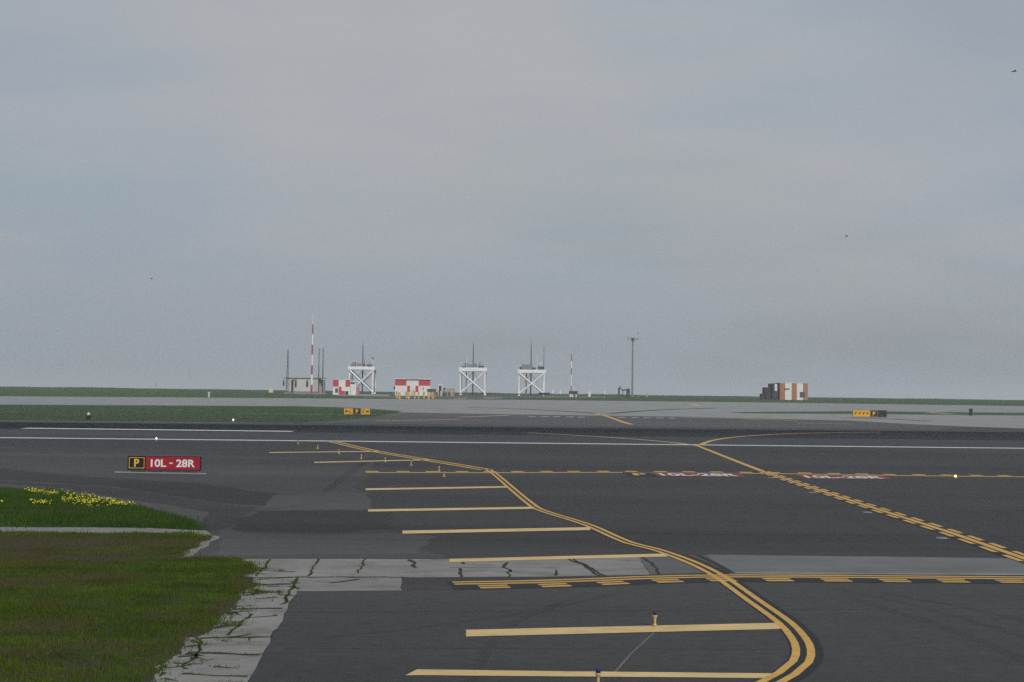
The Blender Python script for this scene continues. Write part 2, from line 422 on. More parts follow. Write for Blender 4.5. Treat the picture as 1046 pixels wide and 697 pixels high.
for a, b in zip(EDGE, EDGE[1:]):
    for _ in range(max(2, int((b - a).length * 3.2))):
        p = a.lerp(b, random.random()) + Vector((random.uniform(-.1, 1) ** 2 * 1.1, random.uniform(-.3, .3), 0)); q = p + Vector((random.uniform(-.1, .55), random.uniform(-.5, .5), 0))
        path = [p.lerp(q, k / 5) + Vector((0, 0, 0)) for k in range(6)]
        path = [v + Vector((mnoise.noise(v * 2.1), mnoise.noise(v * 2.1 + Vector((9, 4, 1))), 0)) * .12 for v in path]
        wd = random.uniform(.03, .12); strip(bm, path, 0, lambda i: wd * (1.2 - i * .18)); JP += [(v, .2) for v in path]
lay_bm(bm, 'joint_soil', 'weed', .0165)
bm = bmesh.new()
for pix, w in [([(419, 572), (423, 576), (424, 581)], .13), ([(471, 574.5), (474, 577)], .12), ([(470, 581), (471, 590)], .12), ([(518, 575), (515, 580), (521, 584)], .12), ([(521, 584), (519, 590)], .07), ([(520, 583), (524, 585)], .1),
               ([(580, 571.5), (596, 578), (612, 589)], .11), ([(585, 571.5), (604, 581), (616, 588.5)], .12), ([(657, 570), (668, 578), (674, 588)], .13), ([(460, 580.4), (520, 580.8)], .05), ([(568, 583), (569, 589)], .08)]:
    crack(bm, pix, w, .1)
lay_bm(bm, 'tar_seam', 'tar', .0165)
line('tar_seam', [(697, 567.5), (712, 573), (726, 580), (742, 588)], .35, 'tar', .0168)
line('tar_seam', [(712, 567.5), (728, 575), (748, 586)], .2, 'tar', .0168)
line('crack_seal', [(668, 647), (645, 668), (624, 692)], .035, 'concrete_grey', .0125, smooth=False)
for a, b in (((470, 492), (520, 491)), ((395, 497), (433, 495.5))): line('crack_seal', [a, b], .25, 'concrete_old', .0115, smooth=False)
for pix in ([(478, 416.5), (530, 418), (580, 420.6), (612, 422.8)], [(622, 422.8), (650, 420.6), (690, 418.4), (730, 417.2)], [(860, 427), (905, 428.2), (950, 430.6)]):
    line('tar_seam', pix, 2.2, 'asphalt_dark', .04)
band('asphalt_joint', (431.0, 441.4), (431.4, 441.8), 'concrete_grey', .013)

# faint tyre tracks and paving seams
for k, off in enumerate((-4.6, -2.2, 1.9, 4.3, 6.8)):
    pth = [p + Vector((off + .5 * math.sin(i * .9 + k), 0, 0)) for i, p in enumerate(world([(738, 466), (779, 481.8), (873, 513), (966.7, 543.2), (1046, 571), (1110, 594)]))]
    bm = bmesh.new(); strip(bm, smooth_path(pth), 0, .32); lay_bm(bm, 'tyre_track', 'tyre_mark', .0074 + .0001 * k)
for k, pix in enumerate(([(850, 601), (930, 618), (1030, 646), (1110, 676)], [(870, 612), (960, 640), (1040, 672), (1100, 705)], [(640, 604), (560, 622), (440, 640), (330, 652)], [(900, 606), (1000, 624), (1110, 652)], [(600, 606), (520, 640), (480, 697), (470, 720)])):
    line('tyre_track', pix, (.26, .3, .22, .24, .2)[k], 'tyre_mark', .0108 + .0005 * k)
for a, b in (((560, 511), (1110, 520)), ((430, 508.5), (560, 510)), ((610, 545), (1110, 549)), ((400, 552), (600, 551)), ((300, 626), (1110, 622)), ((290, 663), (800, 664))):
    line('paving_seam', [a, b], .05, 'tar', .0104 if a[1] > 600 else .0066, smooth=False)

# ------------------------------------------------------------------ painted markings
def marking(*a, **k): return line('painted_marking', *a, **k)
marking(hline(447.3, 458.2), 1.9, 'white_line', .016, smooth=False)
marking([(25, 437.6), (299, 440.9)], 3.0, 'white_line', .016, smooth=False)
marking([(0, 430.0), (300, 432.4)], 2.2, 'concrete_grey', .016, smooth=False)
for x0, y0, x1, y1, w in ((275, 462.6, 386, 461.4, 1.2), (321, 472.7, 440, 470.0, 1.15), (373.5, 500.3, 519, 497.8, 1.15), (376, 522, 546, 519.2, 1.0), (411, 544.2, 603, 540.6, 1.0), (459, 573.2, 682, 567.6, .72), (476, 647.7, 797, 640.2, .74)):
    a, b = at(x0, y0), at(x1, y1); bm = bmesh.new()
    bm.faces.new([bm.verts.new((q.x * (1 + k * w / 2 / q.y), q.y + k * w / 2, 0)) for q, k in ((a, -1), (b, -1), (b, 1), (a, 1))])
    lay_bm(bm, 'painted_marking', 'buff', .018)
sheet('painted_marking', [[(414, 691), (426, 684.8), (560, 686.6), (700, 688), (797, 689), (788, 694), (700, 693), (560, 692), (430, 690.8)]], 'buff', .018)
E1 = [(340, 451.5), (383, 461.2), (437, 470.3), (497, 480.2)]
E2 = [(497, 479), (506, 485), (547, 519), (560, 524), (600, 536.6), (642.6, 555), (668, 561.3), (688.2, 568), (708.8, 576), (728, 585.4), (741, 593.4), (767.6, 612.5), (801.8, 637), (815.5, 652), (820.8, 664), (818, 677), (803.7, 689), (789, 697), (760, 711), (700, 735)]
marking(E1, .32, 'yellow', .0185, offs=(.36, -.36))
line('painted_marking', E2, .64, 'black_line', .0172, offs=(.06,))
marking(E2, .155, 'yellow', .0185, offs=(.143, -.143))
# holding position bands
H1 = [(465, 598.5), (545, 597.0), (600, 595.2), (665, 592.6), (735, 591), (850, 591.4), (1110, 593.4)]
line('painted_marking', [(460, 598.6)] + H1[1:], 1.5, 'black_line', .0175)
marking(H1, .19, 'yellow', .0195, offs=(.52, .16))
dashes('painted_marking', [(454, 598.9)] + H1[1:], .19, 'yellow', .0195, (-.18, -.50), .83, .83, .35, .05) if False else None
def hold_dashes(pix, offs, w, on, gap, shift):
    return dashes('painted_marking', pix, w, 'yellow', .0195, offs, on, gap, shift, .04)
hold_dashes(H1, (-.18,), .20, .80, .80, 1.05); hold_dashes(H1, (-.52,), .22, .80, .80, 1.05)
H2 = [(374, 483.0), (500, 483.2), (640, 482.9), (800, 484.2), (900, 485.8), (1110, 488.2)]
marking(H2, .6, 'yellow', .0178, offs=(-.1,)); 
dashes('painted_marking', H2, .85, 'yellow', .0179, (.95,), .9, .95, .0, .1)
# pad outline under surface sign, red fields and lettering
def painted_sign(corners, body, tw, th, cx=.5, field='red_line', ink='white_line'):
    P = world(corners)                       # near-left, near-right, far-right, far-left
    b = bmesh.new(); b.faces.new([b.verts.new((p.x, p.y, 0)) for p in P])
    o = lay_bm(b, 'painted_sign', field, .019)
    t = text_mesh(body, tw, th, bold=.03)
    for v in t.verts:
        u, w = v.co.x + cx, v.co.y + .5
        q = P[0].lerp(P[1], u).lerp(P[3].lerp(P[2], u), w); v.co = Vector((q.x, q.y, 0))
    lay_bm(t, 'painted_lettering', ink, .0205, kind=None, parent=o)
painted_sign([(674, 487.0), (762, 487.8), (755, 483.6), (664, 483)], '10L-28R', .88, .6)
painted_sign([(640, 486.8), (674, 487.0), (664, 483), (636, 482.8)], 'P', .45, .6, field='black_line', ink='yellow')
painted_sign([(822, 489.4), (912, 490.2), (903, 486.2), (812, 485.2)], '10L-28R', .88, .6)
# taxiway centre line with its broken enhancement
CL = [(712, 455.4), (745, 468.6), (779, 481.8), (873, 513), (966.7, 543.2), (1046, 571), (1090, 586)]
marking(CL[:3], .42, 'yellow', .0192); marking(CL[2:], .26, 'yellow', .0192)
line('painted_marking', CL[2:], 1.0, 'black_line', .0168)
dashes('painted_marking', CL[2:], .2, 'yellow', .0194, (.34, -.34), 1.5, .75, .3, .05)
marking([(714, 455.2), (728, 450.2), (752, 446.6), (790, 444), (830, 442.6), (900, 441.6)], .55, 'yellow', .0175)
marking([(712, 455.6), (690, 452.6), (650, 449), (600, 445.6), (540, 442.4)], .5, 'buff', .0176)
# faint marks on the far pavement
marking([(610, 422.5), (624, 427), (645, 434)], .95, 'yellow', .045)
marking([(603, 423.4), (622, 424.4)], 1.8, 'yellow', .045, smooth=False)
dashes('painted_marking', [(540, 425.6), (604, 426.6)], 2.0, 'white_line', .046, (0,), 1.6, .9, 0, .2)
dashes('painted_marking', [(632, 426.6), (690, 427.6)], 2.0, 'white_line', .046, (0,), 1.6, .9, 0, .2)
for a, b in (((470, 426.6), (521, 424.4)), ((383, 430.4), (470, 428.6)), ((760, 428.6), (815, 430.0)), ((815, 432.6), (872, 433.6)), ((700, 427), (770, 428))):
    marking([a, b], 1.1, 'buff', .046, smooth=False)
for a, b in (((167, 413.3), (182, 413.5)), ((270, 414.6), (281, 414.8)), ((112, 408.6), (120, 408.7)), ((500, 411.8), (512, 411.9)), ((707, 413.6), (714, 414.6)), ((948, 421.6), (972, 423.0)), ((900, 416.4), (908, 416.5))):
    marking([a, b], 2.4, 'buff', .056, smooth=False)
marking([(240, 422.6), (300, 423.2)], 1.2, 'concrete_far', .056, smooth=False); marking([(300, 423.6), (384, 424.0)], 1.6, 'concrete_far', .056, smooth=False)

# ------------------------------------------------------------------ grass and flowers
def inside(P, x, y):
    r = np.zeros(len(x), bool); n = len(P)
    for i in range(n):
        a, b = P[i], P[(i + 1) % n]
        c = ((a.y > y) != (b.y > y)) & (x < (b.x - a.x) * (y - a.y) / (b.y - a.y + 1e-12) + a.x); r ^= c
    return r
def blades(name, X, Y, Z, h, w, m, lean=.5, dry=None):
    n = len(X); a = rng.uniform(0, 2 * np.pi, n); l = rng.uniform(0, 2 * np.pi, n); k = lean * h * rng.uniform(.2, 1, n)
    V = np.empty((n, 3, 3)); dx, dy = np.cos(a) * w, np.sin(a) * w
    V[:, 0] = np.stack([X - dx, Y - dy, Z - .02], 1); V[:, 1] = np.stack([X + dx, Y + dy, Z - .02], 1)
    V[:, 2] = np.stack([X + np.cos(l) * k, Y + np.sin(l) * k, Z + h], 1)
    me = bpy.data.meshes.new(name); me.vertices.add(3 * n); me.loops.add(3 * n); me.polygons.add(n)
    me.vertices.foreach_set('co', V.ravel()); me.loops.foreach_set('vertex_index', np.arange(3 * n))
    me.polygons.foreach_set('loop_start', np.arange(0, 3 * n, 3)); me.update(calc_edges=True); me.validate()
    if dry is None: dry = np.zeros(n)
    at_ = me.attributes.new('dry', 'FLOAT', 'POINT'); at_.data.foreach_set('value', np.repeat(dry, 3).astype(np.float32))
    me.materials.append(M[m]); return link(name, me)
def to_px(x, y):
    p = np.stack([x, y, np.zeros(len(x)) - CAM.z], 1) @ np.array(ROT); return PW / 2 - F * p[:, 0] / p[:, 2], PH / 2 + F * p[:, 1] / p[:, 2]
DRY = ((30, 556, 150, 8, 1.0), (60, 569, 130, 9, .9), (150, 557, 60, 6, .8), (20, 596, 80, 6, .7), (110, 590, 90, 5, .6), (60, 618, 60, 4, .5), (170, 632, 40, 5, .45), (40, 640, 60, 7, .9), (95, 662, 70, 6, .6), (30, 668, 60, 6, .5), (200, 655, 25, 14, .7), (250, 592, 14, 14, .7), (232, 622, 16, 12, .6), (60, 690, 70, 5, .4))
def dryness(x, y):
    u, v = to_px(x, y); d = np.zeros(len(x))
    for a, b, rx, ry, k in DRY: d = np.maximum(d, k * np.exp(-((u - a) / rx) ** 2 - ((v - b) / ry) ** 2))
    return d
def noisy(x, y, s, o=0.):
    return np.array([mnoise.noise(Vector((a * s * .5, b * s, o))) + .5 * mnoise.noise(Vector((a * s * 1.6, b * s * 3, o + 5))) for a, b in zip(x, y)])
def scatter(pix, dens, jit=.12):
    P = world(pix); xs = [p.x for p in P]; ys = [p.y for p in P]
    n = int((max(xs) - min(xs)) * (max(ys) - min(ys)) * dens)
    x = rng.uniform(min(xs), max(xs), n); y = rng.uniform(min(ys), max(ys), n); k = inside(P, x, y)
    x, y = x[k], y[k]; j = np.where(rng.random(len(x)) < .1, jit * 3.5, jit); return x + rng.normal(0, 1, len(x)) * j, y + rng.normal(0, 1, len(x)) * j
x, y = scatter(ISL_B, 520); d = noisy(x, y, .3); d2 = noisy(x, y, 1.4, 8); dr = dryness(x, y) * (1 + .8 * d2) + .22 * d + .18 * d2 - .06
keep = rng.random(len(x)) > .05 + .9 * np.clip(dr - .45, 0, .75)
x, y, d2, dr = x[keep], y[keep], d2[keep], dr[keep]
h = (.035 + .04 * rng.random(len(x))) * (1.1 + .8 * np.clip(d2, -.7, .8))
h *= (1.15 - .5 * np.clip(dr, 0, 1)) * np.where(rng.random(len(x)) < .04, 1.8, 1)
tag(blades('grass', x, y, np.full(len(x), .015), h, .015, 'grass', dry=np.clip(dr + rng.normal(0, .06, len(x)), 0, 1)), 'short patchy green and olive grass on the nearest verge', 'grass', kind='stuff')
x, y = scatter(ISL_A, 230); d2 = noisy(x, y, .8, 3)
h = (.10 + .10 * rng.random(len(x))) * (1.15 + .8 * np.clip(d2, -.7, .9))
tag(blades('grass', x, y, np.full(len(x), .015), h, .022, 'lush'), 'lush taller green grass on the verge with yellow flowers', 'grass', kind='stuff')
X, Y, Hh = [], [], []
for p, w in JP:
    for _ in range(14):
        if rng.random() < .9 * max(0, mnoise.noise(p * 1.1) + .55):
            X.append(p.x + rng.normal(0, w * .35)); Y.append(p.y + rng.normal(0, w * .35)); Hh.append(rng.uniform(.015, .05))
tag(blades('weeds', np.array(X), np.array(Y), np.full(len(X), .015), np.array(Hh), .013, 'grass'), 'low weeds growing in the joints of the cracked concrete slabs', 'weeds', kind='stuff')
# grass on the far verge and the levee
x = rng.uniform(-300, 330, 26000); y = rng.uniform(548, 578, 26000)
z = np.array([crest(a) + .09 * mnoise.noise(Vector((a * .03, b * .05, 2))) for a, b in zip(x, y)])
bump_ = np.array([max(0, mnoise.noise(Vector((a * .035, 4, 1))) + .35 * mnoise.noise(Vector((a * .2, 2, 1)))) for a in x])
h = .12 + .20 * rng.random(len(x)) + .8 * bump_ * rng.random(len(x))
tag(blades('levee_grass', x, y, z, h, .10, 'scrub', .3), 'rough dark grass along the crest of the far levee', 'grass', kind='stuff')
x, y = scatter([(-60, 413.6), (300, 416.2), (405, 421), (384, 426), (300, 431), (-60, 428.4)], 2.2, .3)
tag(blades('verge_grass', x, y, np.array([zf(b) + .05 for b in y]), .08 + .14 * rng.random(len(x)), .06, 'scrub', .4), 'grass on the verge between the runway and the far taxiway', 'grass', kind='stuff')
# yellow flowers
bm = bmesh.new()
for px, py, sx, sy, n in ((33, 504, 4, .8, 150), (41, 505, 3, .8, 90), (53, 507, 5, 1.1, 240), (35, 516, 4, .8, 90), (43, 516.5, 3, .8, 110), (52, 517, 2, .5, 15), (72, 508, 2.5, 1, 80), (68, 514, 4, 1.4, 150), (78, 514, 4, 1.6, 170), (88, 510, 4, 1.6, 110), (87, 516, 6, 1.4, 210),
                       (95, 516, 3, 1, 110), (103, 512.5, 4, .8, 80), (92, 521, 2, .6, 30), (100, 521, 2, .5, 14), (115, 516.5, 5, 1, 200), (123, 518.2, 5, .6, 170), (130, 518.6, 4, .5, 60), (0, 516, 2, .6, 30), (110, 514, 6, .8, 60)):
    for _ in range(int(n * .26)):
        p = at(px + random.gauss(0, sx * 1.0), py + .8 + random.gauss(0, sy * 1.0)); z = random.uniform(.16, .27)
        s = random.uniform(.015, .034); g = bmesh.ops.create_circle(bm, cap_ends=True, segments=5, radius=s)
        rot = Matrix.Rotation(random.uniform(.2, 1.2), 4, Vector((1, random.uniform(-1, 1), 0)))
        bmesh.ops.transform(bm, verts=g['verts'], matrix=Matrix.Translation((p.x, p.y, z)) @ rot)
me = bpy.data.meshes.new('wildflowers'); bm.to_mesh(me); bm.free(); me.materials.append(M['flower'])
tag(link('wildflowers', me), 'yellow wildflowers in clumps along the lush grass verge', 'flowers', kind='stuff')

# ------------------------------------------------------------------ airfield signs
def poly_glyph(pts, w, h, depth=0):
    b = bmesh.new(); f = b.faces.new([b.verts.new((x * w, y * h, 0)) for x, y in pts]); bmesh.ops.triangulate(b, faces=[f]); return b
ARROW = [(-.5, 0), (-.12, .42), (-.12, .14), (.5, .14), (.5, -.14), (-.12, -.14), (-.12, -.42)]
def sign(name, loc, label, panels, height, legs, clear, rz=0, thick=.28, category='sign'):
    """panels: list of (width, background, border, [(kind, text, cx, w, h, ink)])"""
    root = empty(name, loc, label, category, None, rz)
    W = sum(p[0] for p in panels); x = -W / 2
    MB().box(-W / 2 - .03, W / 2 + .03, 0, thick, clear - .03, clear + height + .03, bev=.02).build('housing', M['sign_black'], root)
    for pw, bg, border, items in panels:
        pn = MB().box(x + .012, x + pw - .012, -.012, .0, clear + .012, clear + height - .012, bev=.004).build('panel', M[bg], root)
        if border:
            b = MB(); t = .03; e = .07
            x0, x1, z0, z1 = x + e, x + pw - e, clear + e, clear + height - e
            for q in ((x0, x1, z0, z0 + t), (x0, x1, z1 - t, z1), (x0, x0 + t, z0 + t, z1 - t), (x1 - t, x1, z0 + t, z1 - t)): b.box(q[0], q[1], -.016, -.0125, q[2], q[3])
            b.build('border', M[border], pn)
        for kind, body, cx, w, h, ink in items:
            if kind == 'text': t = text_mesh(body, w, h, bold=.025)
            elif kind == 'left': t = poly_glyph(ARROW, w, h)
            elif kind == 'right': t = poly_glyph([(-a, b) for a, b in ARROW][::-1], w, h)
            else: t = poly_glyph([(-.5, .5), (0, -.5), (.5, .5), (.2, .5), (0, .05), (-.2, .5)], w, h)
            for v in t.verts: v.co = Vector((v.co.x + x + pw * cx, -.018, v.co.y + clear + height / 2))
            m2 = bpy.data.meshes.new('lettering'); t.to_mesh(m2); t.free(); m2.materials.append(M[ink]); link('lettering', m2, pn)
        x += pw
    for i in range(legs):
        lx = -W / 2 + .06 + (W - .12) * i / (legs - 1)
        MB().box(lx - .03, lx + .03, thick * .3, thick * .7, 0, clear - .035).box(lx - .08, lx + .08, thick * .2, thick * .8, 0, .02).build('leg', M['steel'], root)
    return root
p = at(167.3, 482.6); s = p.y / F
sheet('concrete_pad', [[(117, 481.8), (131, 482.2), (170, 482.9), (211, 483.6), (211, 484.9), (170, 484.2), (117, 483.2)]], 'concrete_far', .014)
W = 73.5 * s
sign('runway_sign', p, 'black P panel and red 10L-28R panel on one low sign', [(.245 * W, 'sign_black', 'letter_yellow', [('text', 'P', .5, .30, .47, 'letter_yellow')]),
     (.755 * W, 'sign_red', None, [('text', '10L', .238, .92, .46, 'letter_white'), ('text', '-', .470, .20, .07, 'letter_white'), ('text', '28R', .735, 1.13, .46, 'letter_white')])], 13.4 * s, 5, 2.6 * s)
p = at(364.6, 424.4); s = p.y / F
sign('taxiway_sign', p, 'yellow and black sign with left arrow L, P and C with right arrow', [(9 * s, 'sign_yellow', None, [('left', '', .3, .62, .9, 'sign_black'), ('text', 'L', .74, .42, .68, 'sign_black')]),
     (8.4 * s, 'sign_black', 'letter_yellow', [('text', 'P', .5, .5, .75, 'letter_yellow')]), (9 * s, 'sign_yellow', None, [('text', 'C', .28, .5, .68, 'sign_black'), ('right', '', .72, .62, .9, 'sign_black')])], 6.2 * s, 5, .9 * s)
p = at(888.5, 426.8); s = p.y / F
sign('taxiway_sign', p, 'wide sign, yellow half with dark arrows beside black half with P', [(17.5 * s, 'sign_yellow', None, [('v', '', .16, .55, .7, 'sign_black'), ('v', '', .39, .55, .7, 'sign_black'), ('v', '', .62, .55, .7, 'sign_black'), ('v', '', .84, .55, .7, 'sign_black')]),
     (8 * s, 'sign_black', 'letter_yellow', [('text', 'P', .5, .55, .8, 'letter_yellow')]), (9 * s, 'sign_black', None, [])], 6.6 * s, 6, .9 * s)
p = at(993, 425.0); s = p.y / F
o = sign('taxiway_sign', p, 'small dark sign seen edge-on on the far right pavement', [(1.9, 'sign_black', None, [])], 6.4 * s, 2, .9 * s, R(62), .55)

# ------------------------------------------------------------------ edge lights and lamps
def edge_light():
    r = empty('edge_light', (0, 0, 0), 'x', 'edge light', 'taxiway edge lights on yellow stems')
    MB().tube((0, 0, 0), (0, 0, .02), .10, .10, 16).build('base_plate', M['stem'], r)
    MB().tube((0, 0, .025), (0, 0, .19), .024, .024, 12).tube((0, 0, .06), (0, 0, .09), .04, .03, 12).build('stem', M['stem'], r, smooth=False)
    MB().tube((0, 0, .19), (0, 0, .25), .026, .05, 16).tube((0, 0, .25), (0, 0, .275), .052, .052, 16).build('collar', M['stem'], r)
    MB().tube((0, 0, .275), (0, 0, .34), .043, .04, 16).ball((0, 0, .34), .04, .8).build('lens', M['blue_lens'], r, smooth=True)
    return r
proto = edge_light(); first = True
EL = [(611, 704, 1.0, 'nearest blue edge light, standing before the pointed yellow stripe'), (669, 641.5, 1.0, 'blue-topped edge light at the back of the second nearest long yellow stripe'),
      (453.5, 487.3, 1.15, 'edge light just in front of the far dashed hold line, nearest of the far eight'), (448.5, 481.8, 1.2, 'edge light just behind the far dashed hold line'), (420, 475.6, 1.2, 'edge light between the second far stripe and the dashed hold line'),
      (393.5, 472.0, 1.2, 'edge light rising from behind the second far yellow stripe'), (369, 469.0, 1.4, 'edge light midway between the two farthest yellow stripes'), (346, 463.6, 1.35, 'edge light standing right on the farthest yellow stripe'),
      (324.5, 458.6, 1.5, 'edge light behind the farthest yellow stripe, before the white runway line'), (304.5, 453.9, 1.5, 'farthest edge light, close under the white runway line')]
for px, py, sc, lab in EL:
    sc = min(sc, 1.25)
    o = proto if first else copy_tree(proto); first = False
    o.location = at(px, py); o.scale = (sc,) * 3; o['label'] = lab
def lamp(name, loc, label, h, r, m, body='steel'):
    rt = empty(name, loc, label, 'lamp')
    MB().tube((0, 0, 0), (0, 0, .03), r * 1.6, r * 1.5, 12).tube((0, 0, .03), (0, 0, h), r * .5, r * .5, 10).build('stem', M[body], rt)
    MB().ball((0, 0, h + r * .7), r, .9).build('lens', M[m], rt, smooth=True); return rt
p = at(159.7, 450.6); lamp('runway_light', p, 'lit white lamp beside the white runway line', .18, .085, 'lamp_white')
p = at(238.2, 431.2); lamp('runway_light', p, 'pale lit lamp at the grass edge beyond the runway', .25, .13, 'lamp_white', 'stem')
p = at(976, 488.3); lamp('runway_guard_light', p, 'lit yellow lamp on the far hold line at the right', .05, .085, 'lamp_yellow')
lab = ['nearest the camera', 'second nearest the camera', 'third from the camera', 'farthest and nearest the painted red sign']
inset = None
for i, (px, py) in enumerate(((962, 550.4), (886, 524), (830, 503.6), (788, 488.6))):
    if inset is None:
        inset = empty('inset_light', (0, 0, 0), 'x', 'inset light', 'flush lights along the centre line')
        MB().tube((0, 0, .016), (0, 0, .035), .22, .2, 20).build('rim', M['concrete_grey'] if False else M['steel'], inset)
        MB().tube((0, 0, .035), (0, 0, .045), .10, .09, 16).build('lens', M['window'], inset); o = inset
    else: o = copy_tree(inset)
    o.location = at(px, py); o['label'] = 'flat round light below the dashed centre line, ' + lab[i]

# ------------------------------------------------------------------ far structures
class At:
    """photo columns / rows turned into metres at one distance"""
    def __init__(s, px, Y, base): s.s = Y / F; s.px = px; s.base = base; s.loc = stand(px, Y)
    def x(s, px): return (px - s.px) * s.s
    def z(s, py): return (s.base - py) * s.s
def plant(px, Y, py):                 # base row py measured on the photo is kept for heights only
    a = At(px, Y, py); return a
def checker(a, cols_rows, name, root, depth, mats, z0, z1, x0, x1):
    m = MB()
    for xa, xb, ya, yb, mi in cols_rows: m.quad([(a.x(xa), 0, a.z(yb)), (a.x(xb), 0, a.z(yb)), (a.x(xb), 0, a.z(ya)), (a.x(xa), 0, a.z(ya))], mi)
    zm = (z0 + z1) / 2 + .2
    for X, fl in ((x0, 1), (x1, 0)):
        for k in range(2):
            ya, yb = depth * k / 2, depth * (k + 1) / 2
            for (za, zb, odd) in ((z0, zm, 0), (zm, z1, 1)):
                q = [(X, ya, za), (X, yb, za), (X, yb, zb), (X, ya, zb)]
                m.quad(q[::-1] if not fl else q[::-1], (k + odd + 1) % 2)
    m.quad([(x1, depth, z0), (x0, depth, z0), (x0, depth, z1), (x1, depth, z1)], 0)
    return m.build(name, mats, root)

# wide red and white hut
a = plant(422, 425, 404.3); r = empty('equipment_hut', a.loc, 'wide red and white checkered hut behind a row of yellow bollards', 'hut')
zt, dp = a.z(387.6), 6.0
cells = [(403.5, 415, 387.6, 394, 1), (415, 427.5, 387.6, 394, 0), (427.5, 439.3, 387.6, 394, 1), (403.5, 415.8, 394, 404.3, 0), (415.8, 418.8, 394, 400.5, 1), (415.8, 418.8, 400.5, 404.3, 0), (418.8, 424.3, 394, 404.3, 0), (424.3, 427.3, 394, 400.5, 1), (424.3, 427.3, 400.5, 404.3, 0), (427.3, 439.3, 394, 404.3, 0)]
checker(a, cells, 'wall', r, dp, [M['white_panel'], M['red']], 0, zt, a.x(403.5), a.x(439.3))
MB().box(a.x(402.6), a.x(440.6), -.5, dp + .4, zt, zt + .28, bev=.05).build('roof', M['white_panel'], r)
MB().box(a.x(415), a.x(427.5), -.56, -.505, zt + .03, zt + .22).build('fascia_board', M['pink'], r)
MB().box(a.x(432), a.x(432.6), -.06, -.004, a.z(398.4), a.z(395.4)).build('vent', M['dark_steel'], r)
MB().box(a.x(419.6), a.x(423.4), -.05, -.004, 0, a.z(398)).build('door', M['beige'], r)
MB().box(a.x(401.9), a.x(403.4), .4, 1.1, a.z(398), a.z(395)).build('wall_lamp', M['dark_steel'], r)
MB().tube((a.x(440), -.2, 0), (a.x(440), -.2, zt), .09).build('downpipe', M['white'], r)

# small stepped red and white hut
a = plant(353, 425, 402.3); r = empty('equipment_hut', a.loc, 'smaller stepped red and white hut beside the leftmost white tower', 'hut')
cells = [(340, 345.8, 386.8, 393.9, 1), (345.8, 352.7, 386.8, 393.9, 0), (352.7, 357.5, 386.8, 393.9, 1), (340, 345.8, 393.9, 402.3, 0), (345.8, 348.9, 393.9, 402.3, 1), (348.9, 352.2, 393.9, 398, 0), (348.9, 352.2, 398, 402.3, 1), (352.2, 357.5, 393.9, 402.3, 0)]
checker(a, cells, 'wall', r, 4.5, [M['white_panel'], M['red']], 0, a.z(386.8), a.x(340), a.x(357.5))
MB().box(a.x(339.7), a.x(357.8), -.12, 4.7, a.z(386.8), a.z(386.8) + .15, bev=.04).build('roof', M['white_panel'], r)
MB().box(a.x(342.4), a.x(345.2), -.05, -.004, a.z(400), a.z(395.5)).build('window', M['window'], r)
MB().box(a.x(352.6), a.x(355.8), -.05, -.004, 0, a.z(398.3)).build('door', M['slate'], r)
MB().box(a.x(357.6), a.x(363.3), .4, 4.2, 0, a.z(388.6), bev=.04).box(a.x(363.35), a.x(365.8), .6, 3.8, 0, a.z(394.4), mi=1).build('annex', [M['white_panel'], M['pink']], r)
MB().box(a.x(357.8), a.x(362.2), .3, .396, a.z(390.8), a.z(389.4)).build('vent', M['dark_steel'], r)
MB().box(a.x(356.8), a.x(365), .1, 4.4, a.z(388.6), a.z(387.9)).build('annex_roof', M['white'], r)

# beige building with its masts
a = plant(310, 470, 401.3); r = empty('radio_building', a.loc, 'beige flat-roofed building among tall thin masts', 'building')
zt = a.z(386.2)
MB().box(a.x(291.6), a.x(324.6), 0, 8, 0, zt).box(a.x(324.6), a.x(329.3), 2.2, 7.6, 0, zt - .4, mi=1).build('wall', [M['beige'], M['beige_dark']], r)  # right-hand section carries its shade in a darker wall colour
MB().box(a.x(289.4), a.x(330), -.5, 8.5, zt, zt + .3, bev=.04).build('roof', M['beige_dark'], r)
MB().box(a.x(291.6), a.x(324.6), -.09, -.003, 0, .6).build('plinth', M['steel'], r)
for px in (289.7, 302.3, 313.9):
    MB().box(a.x(px) - .25, a.x(px) + .25, -.6, -.12, a.z(394.6), a.z(389)).tube((a.x(px), -.2, a.z(389)), (a.x(px), -.2, zt), .08).build('wall_lamp', M['slate'], r)
MB().box(a.x(297.9), a.x(299.6), -.5, -.003, 0, a.z(388)).tube((a.x(298.7), -.25, a.z(388)), (a.x(301.6), -.25, a.z(388)), .12).build('cable_duct', M['slate'], r)
MB().box(a.x(327.2), a.x(328.5), 1.9, 2.196, a.z(394), a.z(389.5)).build('vent', M['dark_steel'], r)
MB().box(a.x(326.4), a.x(330.2), 1.4, 2.2, a.z(387.9), a.z(387.4)).build('light_bracket', M['white'], r)

def lattice(px, Y, base, top, w0, w1, name, label, m='dark_steel', n=9):
    a = plant(px, Y, base); rt = empty(name, a.loc, label, 'mast'); H = a.z(top)
    leg = MB(); br = MB()
    def c(k, t): w = w0 + (w1 - w0) * t; ang = 2 * math.pi * k / 3 + .5; return Vector((w * math.cos(ang), w * math.sin(ang), H * t))
    for k in range(3):
        leg.tube(c(k, 0), c(k, 1), .07, .05, 6)
        for i in range(n): br.tube(c(k, i / n), c((k + 1) % 3, (i + 1) / n), .035, .035, 4).tube(c(k, i / n), c((k + 1) % 3, i / n), .035, .035, 4)
    leg.build('mast_leg', M[m], rt); br.build('bracing', M[m], rt)
    MB().tube((0, 0, H), (0, 0, H + 1.2), .04, .02, 6).build('antenna', M[m], rt); return rt
lattice(293.4, 468, 401.3, 357.6, .62, .16, 'lattice_mast', 'dark tapering lattice mast at the left end of the beige building')
